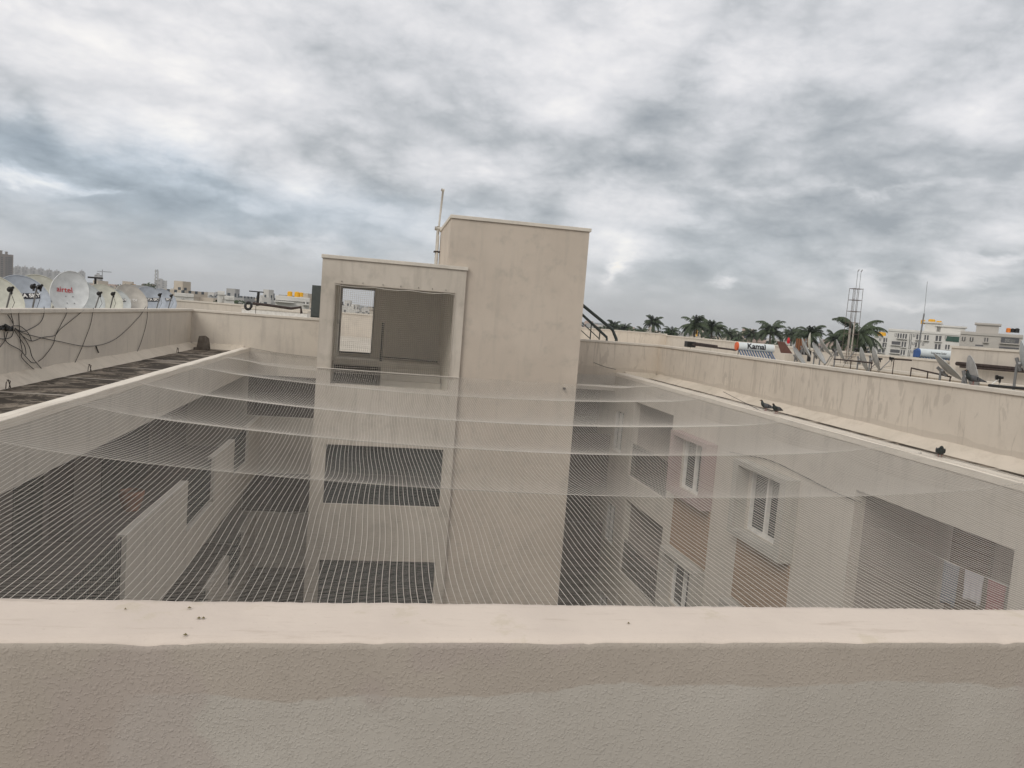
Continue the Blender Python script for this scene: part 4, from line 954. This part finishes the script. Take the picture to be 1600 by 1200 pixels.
# ------------------------------------------------------------------ city
GZ = -17.0
def frame_at(u, v, d):
    """axes of a facade facing the viewer at horizontal distance d"""
    p = onD(u, v, d); f = Vector((p.x, p.y, 0)).normalized(); r = Vector((f.y, -f.x, 0)); return p, f, r
def seg(u, v, p0, f, r):   # pixel -> (right, up) on the facade plane
    d = Vector(dr(u, v).tolist()); t_ = p0.dot(f)/d.dot(f); q = d*t_; return (q-p0).dot(r), q.z
def apartments(name, label, u, v, d, left, right, top, wins, rooms, tanks, mat, depth=14, dmat=None):
    p, f, r = frame_at(u, v, d); yaw = math.atan2(r.y, r.x)
    base = Vector((p.x, p.y, GZ)); t = thing(name, label, 'building', base, yaw, None, local=True)
    L_ = lambda a, b: (seg(a, b, p, f, r)[0], seg(a, b, p, f, r)[1]-GZ)
    x0 = L_(*left)[0]; x1 = L_(*right)[0]; zt = (L_(*left)[1]+L_(*right)[1])/2
    MB().box(x0, x1, 0, depth, 0, zt).box(x0, x1, -.15, 0, zt-.5, zt-.1).build('wall', mat, t)
    for (cx, cy, w_, h_, k) in wins:
        a, b = L_(cx, cy); ww = w_*d/F/2; hh = h_*d/F/2
        o = MB().box(a-ww, a+ww, -.12, .02, b-hh, b+hh).build('window', {0:m_farwin,1:m_fargreen,2:m_farlight}[k], t)
        if w_ > 4 and k == 0: MB().box(a-ww-.15, a+ww+.15, -.5, -.121, b-hh-.15, b-hh).build('sill', mat, o)
        if k == 0 and w_ <= 8: MB().box(a-.08, a+.08, -.2, -.121, b-hh, b+hh).build('mullion', mat, o)
    for (cx, cy, w_, h_) in rooms:
        a, b = L_(cx, cy); ww = w_*d/F/2; hh = h_*d/F/2; MB().box(a-ww, a+ww, 1.5, 6, zt+.002, b+hh).box(a-ww-.3, a+ww+.3, 1.2, 6.3, b+hh, b+hh+.3).build('roof_room', mat, t)
    for (cx, cy, w_, m_) in tanks:
        a, b = L_(cx, cy); rr = w_*d/F/2; MB().tube([(a,3,b-rr*1.1),(a,3,b+rr*.8),(a,3,b+rr*1.1)], [rr,rr,rr*.5], 12).build('water_tank', m_, t)
    return t
m_farwin = plain('far_window', (.10,.10,.105), .4); m_fargreen = plain('far_green_glass', (.05,.10,.08), .3); m_farlight = plain('far_lit_recess', (.45,.44,.42), .7)
m_fw = plain('far_white_paint', (.64,.62,.58), .9, 0, .08, .3); m_fg = plain('far_grey_paint', (.46,.43,.39), .9, 0, .08, .3)
def cc(x, y, s=5.926, ox=1330, oy=490): return (ox+x/s, oy+y/s)
W = []
for (x, y, w_, h_, k) in [(412,195,12,25,0),(448,205,30,38,0),(496,210,30,40,0),(550,218,16,60,0),(583,200,14,20,0),(625,217,34,42,0),(697,223,30,42,0),(808,230,40,44,0),(912,233,55,40,1),(972,238,42,42,1),(878,220,14,22,0),
                      (415,273,64,28,0),(487,285,32,42,0),(545,292,16,60,0),(576,275,14,20,0),(613,292,34,42,0),(664,280,14,22,0),(800,307,40,42,0),(890,310,30,38,0),
                      (405,348,70,28,0),(477,360,30,40,0),(536,365,16,50,0),(565,352,12,18,0),(600,360,30,40,0)]:
    c = cc(x, y); W.append((c[0], c[1], w_/5.926, h_/5.926, k))
apartments('apartment_building', 'white apartment block with rows of dark windows and yellow rooftop tanks', 1445, 520, 180, cc(345,140), cc(1015,180), None, W,
           [cc(755,125)+(20,11), cc(925,145)+(34,6)], [cc(735,66)+(5.4,m_yel), cc(760,68)+(5.4,m_yel), cc(665,72)+(5.4,m_yel), cc(825,78)+(4,m_yel), cc(805,77)+(4,m_yel)], m_fw)
W = [cc(1042,232)+(4,5,0), cc(1115,237)+(4,5,0), cc(1250,243)+(4.2,5.4,0), cc(1470,250)+(20,7,0), cc(1470,252)+(11,4.6,2), cc(1460,320)+(22,2.6,0), cc(1185,296)+(9,2,0)]
apartments('apartment_building', 'pale grey apartment block at the far right with a shaded balcony', 1550, 530, 150, cc(1015,165), cc(1595,195), None, W,
           [cc(1262,135)+(26,9)], [cc(1250,98)+(3,m_orange), cc(1272,98)+(3,m_orange), cc(1300,99)+(3,m_orange), cc(1460,149)+(5.5,m_orange), cc(1498,151)+(5,m_blk), cc(1541,152)+(5.5,m_blk)], m_fg)
W = [cc(268,240)+(2.4,3.2,0), cc(318,245)+(5.5,6,0), cc(264,290)+(2.4,3.2,0), cc(311,293)+(6,5.5,0), cc(225,285)+(5,3,0), cc(280,345)+(8,5,0)]
apartments('apartment_building', 'cream building with orange tanks behind the tallest leaning palm', 1375, 530, 230, cc(215,200), cc(343,212), None, W, [], [cc(258,186)+(5,m_yel), cc(280,187)+(5,m_yel), cc(305,190)+(5,m_yel)], m_fw)
# left side mid distance buildings
def c5(x, y): return (330+x/9.41, 440+y/9.41)
apartments('white_house', 'small white house with dark windows behind the far left parapet', 352, 462, 110, c5(95,138), c5(200,140), None, [c5(160,180)+(3,2.6,0), c5(165,243)+(2,4,0), c5(157,290)+(2,2,0)], [], [], m_fw, 8)
apartments('white_house', 'low white annex right of the small white house', 366, 468, 105, c5(198,205), c5(340,215), None, [c5(250,250)+(3,4,0), c5(290,243)+(1.4,1.6,0)], [], [], m_fw, 8)
apartments('apartment_building', 'white building with three yellow rooftop tanks behind the far left parapet', 460, 470, 90, c5(945,205), c5(1450,235), None, [c5(1390,298)+(6,6,0), c5(1075,262)+(24,5,0), c5(1040,290)+(19,2,2)], [], [c5(1155,178)+(7.5,m_yel), c5(1265,187)+(8,m_yel), c5(1328,187)+(6,m_yel)], m_fw, 10)
apartments('white_house', 'pale low house behind the last blue dish', 283, 465, 120, (273,457), (303,459), None, [(285,466,2,2,0),(291,462,2.2,5,0)], [], [], m_fw, 8)
# high rises on the left
t = apartments('high_rise', 'dark brown high rise tower at the left picture edge', 5, 415, 1000, (-40,392), (21,399), None,
   [(x, 402+3.2*j+.06*x, 2.2, 1.7, 0) for x in (3,10,14,17) for j in range(11)], [(0,394,5,4),(10,396,3,4)], [], plain('tower_brown', (.22,.19,.17), .9), 30)
m_hr = facade('tower_pale_grey', (.47,.455,.44), (.22,.22,.22), 6, 3.2, .5, .6)
hr = thing('high_rise', 'pale grey tower block in the long row behind the dishes', 'building', (0,0,GZ), 0, 'row of pale grey tower blocks', local=True)
MB().box(-9,-3,0,20,0,74).box(3,9,0,20,0,74).box(-3,3,1.5,20,0,70).box(-6,6,6,14,70.01,79).box(-1,1,8,10,79,84).build('wall', m_hr, hr)
first = True
for (u, v, s) in [(28,416,1),(39,417,1.02),(51.5,418,1),(64,419.5,1),(77,421.5,1),(89,423,.97),(101,425,.95),(111,427,.9)]:
    p, f, r = frame_at(u, v, 1750); o = hr if first else copy_tree(hr); first = False
    o.location = (p.x, p.y, GZ); o.rotation_euler.z = math.atan2(r.y, r.x); o.scale = (.86*s, 1, (p.z-GZ)/79*1.0)
o = copy_tree(hr); p, f, r = frame_at(128, 423, 1900); o.location = (p.x, p.y, GZ); o.scale = (.75,1,(p.z-GZ)/79); o.rotation_euler.z = math.atan2(r.y, r.x); o['label'] = 'lone pale grey tower right of the long row of towers'; del o['group']
for (u, v, w_, lab) in [(154,429.5,10,'boxy grey building under construction with a crane on top'),(252,438,15,'flat topped grey office block right of the telecom tower'),(120,431,10,'low hazy grey building next to the lone pale tower')]:
    p, f, r = frame_at(u, v, 1300); t = thing('office_block', lab, 'building', (p.x,p.y,GZ), math.atan2(r.y, r.x), None, local=True); hw = w_*1300/F/2
    MB().box(-hw, hw, 0, 20, 0, p.z-GZ).box(-hw*.5, hw*.3, 4, 10, p.z-GZ, p.z-GZ+2.5).build('wall', m_hr, t)
p, f, r = frame_at(160, 424.5, 1290); t = thing('tower_crane', 'thin tower crane over the distant building site', 'crane', (p.x,p.y,GZ), math.atan2(r.y, r.x), None, local=True)
MB().tube([(0,0,0),(0,0,p.z-GZ+3)], .5, 4).build('mast', m_steel, t); MB().tube([(-7,0,p.z-GZ),(12,0,p.z-GZ+.5)], .45, 4).build('jib', m_steel, t)
p, f, r = frame_at(245, 421, 620); t = thing('telecom_tower', 'grey lattice telecom tower above the left skyline', 'telecom tower', (p.x,p.y,GZ), math.atan2(r.y, r.x), None, local=True); H = p.z-GZ
b = MB()
for sx in (-1, 1):
    for sy in (-1, 1): b.tube([(sx*1.6,sy*1.6,0),(sx*.7,sy*.7,H)], .18, 4)
for k in range(14):
    a0 = 1.6-.9*k/14; a1 = 1.6-.9*(k+1)/14; z0, z1 = H*k/14, H*(k+1)/14
    for sy in (-1, 1): b.tube([(-a0,sy*a0,z0),(a1,sy*a1,z1)], .12, 4).tube([(a0,sy*a0,z0),(-a1,sy*a1,z1)], .12, 4)
b.build('lattice', m_steel, t); b = MB()
for k in range(7): b.box(-1.3+.3*(k%2), -.6+.3*(k%2), -1.2, -.8, H-2-1.5*k, H-.6-1.5*k).box(.6, 1.3, -1.2, -.8, H-2.4-1.5*k, H-1.0-1.5*k)
b.build('antenna_panel', m_farlight, t)
# scattered low city buildings
random.seed(21)
mats = [facade('low_white', (.58,.56,.52)), facade('low_cream', (.52,.46,.38)), facade('low_grey', (.40,.39,.37)), facade('low_pink', (.46,.36,.31))]
protos = []
for i, m_ in enumerate(mats):
    nm = ['white', 'cream', 'grey', 'pinkish'][i]
    t = thing('city_building', 'small %s building far off in the hazy low rise city' % nm, 'building', (0,0,GZ), 0, 'far low rise city buildings', local=True)
    b = MB().box(-6,6,-5,5,0,10).box(-6.15,6.15,-5.15,-5,9.2,10.5).box(-6.15,-6,-5,5,9.2,10.5).box(6,6.15,-5,5,9.2,10.5).box(-3+i,1+i,-1,3,10,12.4); b.build('wall', m_, t)
    b = MB().tube([(3-i*.5,1,10),(3-i*.5,1,11.6)], .8, 10); b.build('water_tank', [m_blk, m_yel, m_blk, m_white][i], t); protos.append([t, True])
def put(u, d, h=None):
    if d < 300: h = min(h, 1.15)
    k = random.randrange(4); pr = protos[k]; o = pr[0] if pr[1] else copy_tree(pr[0]); pr[1] = False
    p = onD(u, 500, d); s = random.uniform(.7, 1.5); hh = h or random.uniform(.7, 1.25)
    o.location = (p.x, p.y, GZ); o.rotation_euler.z = random.uniform(0, 3.14); o.scale = (s, s*random.uniform(.7,1.4), hh)
for i in range(135): put(random.uniform(40, 520), 260*(6 ** random.random()), random.uniform(1.1, 1.75))
for i in range(95): put(random.uniform(900, 1420), 300*(6 ** random.random()), random.uniform(1.0, 1.7))
for i in range(10): put(random.uniform(530, 600), 300*(5 ** random.random()), random.uniform(1.2, 1.8))
# distant grey tree line + trees
def tree_proto():
    t = thing('broadleaf_tree', 'dark leafy tree between the far city roofs', 'tree', (0,0,GZ), 0, 'trees among the far city roofs', local=True)
    MB().tube([(0,0,0),(.2,.1,3.5),(.3,0,6)], [.4,.3,.15], 7).tube([(.2,.1,3.3),(1.8,.6,6.5)], [.2,.06], 5).tube([(.2,.1,3.6),(-1.6,-.4,6.8)], [.2,.06], 5).build('trunk', m_bark, t)
    random.seed(9); b = MB(); cl = [(random.uniform(-3.2,3.2), random.uniform(-3.2,3.2), random.uniform(4.5,10), random.uniform(1.1,2.2)) for _ in range(16)]
    for (x, y, z_, rr) in cl:
        for _ in range(120):
            d = Vector((random.gauss(0,1), random.gauss(0,1), random.gauss(0,.8))).normalized()*rr*random.uniform(.6,1.1); c = Vector((x,y,z_))+d
            a = Vector((random.gauss(0,1), random.gauss(0,1), random.gauss(0,1))).normalized(); e = a.cross(Vector((.3,.5,.8))).normalized(); s = random.uniform(.18,.4)
            b.add([c-a*s, c-e*s*.5, c+a*s, c+e*s*.5], [(0,1,2,3)])
    b.build('crown', m_leaf, t); return t
tp = tree_proto(); first = True; random.seed(31)
for i in range(80):
    u = random.uniform(40, 520) if i < 56 else random.uniform(900, 1600); d = 260*(4.5 ** random.random()); p = onD(u, 500, d)
    o = tp if first else copy_tree(tp); first = False; s = random.uniform(1.05,1.5); o.location = (p.x, p.y, GZ); o.scale = (s*1.3, s*1.3, s); o.rotation_euler.z = random.uniform(0,6)
for (u, v, d, lab) in [(318,462,140,'dense dark tree left of the small white house'),(388,452,0,None),(214,440,480,'dark bushy tree on the skyline above the beige dish'),(26,431,330,'dark trees below the brown high rise')]:
    if not lab: continue
    for k in range(1):
        p = onD(u, v, d); o = copy_tree(tp); s = (p.z-GZ)/10.8; o.location = (p.x, p.y, GZ); o.scale = (s*1.4, s*1.4, s); o['label'] = lab; del o['group']
random.seed(44)
for i in range(16):
    u = 935+400*(i+.5)/16+random.uniform(-14,14); p = onD(u, 500, random.uniform(190,280)); o = copy_tree(tp); s = random.uniform(1.42,1.62); o.location = (p.x, p.y, GZ); o.scale = (s*1.2, s*1.2, s); o.rotation_euler.z = random.uniform(0,6)
    o['label'] = 'dark broadleaf tree filling the gaps between the coconut palms'; o['group'] = 'trees between the palms'
# far wooded ridge
def ridge():
    random.seed(6); b = MB(); n = 240; vs = []; fs = []
    for i in range(n+1):
        a = rad(-60)+rad(130)*i/n; D = 3200; h = 17+6+4*math.sin(i*.11)+3*math.sin(i*.37)+random.uniform(0,4)
        for (dd, zz) in ((0,GZ),(0,GZ+h*.6),(60,GZ+h),(400,GZ+h*.9),(600,GZ)): vs.append((math.sin(a)*(D+dd), math.cos(a)*(D+dd), zz))
    for i in range(n):
        for k in range(4): fs.append((i*5+k, (i+1)*5+k, (i+1)*5+k+1, i*5+k+1))
    b.add(vs, fs); tag(b.build('hills', plain('wooded_ridge', (.11,.125,.11), .95, 0, .3, .02)), kind='structure')
ridge()
# ------------------------------------------------------------------ coconut palms
def palm_proto(seed):
    random.seed(seed); t = thing('palm_tree', 'x', 'palm tree', (0,0,0), 0, 'coconut palms', local=True)
    H = 14; tr = [(.5*math.sin(k/6*1.2)*k/6, .2*k/6, H*k/6) for k in range(7)]
    MB().tube(tr, [.26,.2,.17,.16,.15,.15,.17], 8).build('trunk', m_bark, t)
    top = Vector(tr[-1]); fr = MB()
    for k in range(38):
        az = k*2.4+random.uniform(-.3,.3); e0 = random.uniform(-.35, 1.35); Lf = random.uniform(2.6,3.6); d = Vector((math.cos(az), math.sin(az), 0)); side = Vector((-d.y, d.x, 0))
        P = []; p = top.copy(); e = e0; n = 12
        for i in range(n+1):
            P.append(p.copy()); p = p+(d*math.cos(e)+Vector((0,0,1))*math.sin(e))*(Lf/n); e -= (1.5+random.uniform(-.1,.2))/n*(.5+i/n*1.2)
        fr.tube(P, [.035*(1-.8*i/n) for i in range(n+1)], 4, cap=False)
        for i in range(1, n):
            for h in (0,.5):
                q = P[i].lerp(P[i+1], h); t_ = (P[i+1]-P[i]).normalized(); ll = .85*math.sin(math.pi*(.12+.80*(i+h)/n))
                for s in (-1, 1):
                    o_ = (side*s*.75+t_*.45+Vector((0,0,-.55-random.uniform(0,.5)))).normalized(); wv = t_*.085
                    tip = q+o_*ll*random.uniform(.8,1.1); fr.add([q-wv, q+wv, tip+wv*.2, tip-wv*.2], [(0,1,2,3)])
    fr.build('crown', m_palm, t)
    nb_ = MB()
    for k in range(8):
        a = k*.8; c = top+Vector((.28*math.cos(a), .28*math.sin(a), -.35-.1*(k%2))); nb_.tube([c-Vector((0,0,.13)), c-Vector((0,0,.06)), c+Vector((0,0,.06)), c+Vector((0,0,.13))], [.03,.11,.11,.03], 7)
    nb_.build('coconut', plain('coconut_green', (.12,.13,.04), .6), t)
    return t
pr = [palm_proto(3), palm_proto(17), palm_proto(29)]; used = [False]*3; random.seed(77)
PALMS = [(958,508,24,'short palm farthest left, just past the steel stair'),(980,513,22,'low spreading palm second from the steel stair'),(1005,516,17,'small palm tucked at the left foot of the lone tall palm'),(1020,503,29,'lone tall palm left of the black insulated box'),
  (1051,518,24,'low ragged palm above the far roof wall'),(1092,507,40,'tall palm with wide crown, left one of the close pair'),(1117,512,38,'tall palm with full crown, right one of the close pair'),(1141,521,25,'smaller palm above the lettered water heater, left side'),
  (1154,524,22,'smallest palm directly above the lettered heater tank'),(1176,522,27,'palm directly right of the heater lettering'),(1210,516,40,'big palm above the right end of the lettered heater'),(1237,521,28,'palm between the big one and the brown sheet'),
  (1265,522,40,'broad drooping palm behind the upright narrow dish'),(1303,528,30,'palm left of the steel bar column'),(1346,521,62,'largest palm, leaning right beside the steel bar column'),(1483,549,20,'top of a small palm peeking above the blue ended heater')]
for i, (u, v, s, lab) in enumerate(PALMS):
    k = i % 3; o = pr[k] if not used[k] else copy_tree(pr[k]); used[k] = True
    s *= 1.22; d = 7.4*F/s; d = max(min(d, 300), 95); p = onD(u, v, d); sc_ = s*d/F/5.9
    o.location = (p.x-.3*sc_, p.y, GZ if True else 0); o['label'] = lab; o.scale = (sc_, sc_, (p.z-GZ)/14.2 if abs((p.z-GZ)/14.2-sc_) < .25 else sc_)
    o.location.z = p.z-14.2*o.scale[2]; 
    if o.location.z > GZ: 
        o.location.z = p.z-14.2*o.scale[2]
    o.rotation_euler.z = random.uniform(0, 6)

# ------------------------------------------------------------------ haze
hz = MB().box(-4600, 4600, -4600, 4600, -18, 105); hm = bpy.data.materials.new('haze_air'); hm.use_nodes = True; hn = hm.node_tree
hn.nodes.remove(hn.nodes['Principled BSDF']); pv = hn.nodes.new('ShaderNodeVolumePrincipled'); pv.inputs['Color'].default_value = (.86,.88,.90,1); pv.inputs['Density'].default_value = .0002
hn.links.new(pv.outputs[0], hn.nodes['Material Output'].inputs['Volume']); tag(hz.build('haze', hm), kind='stuff')
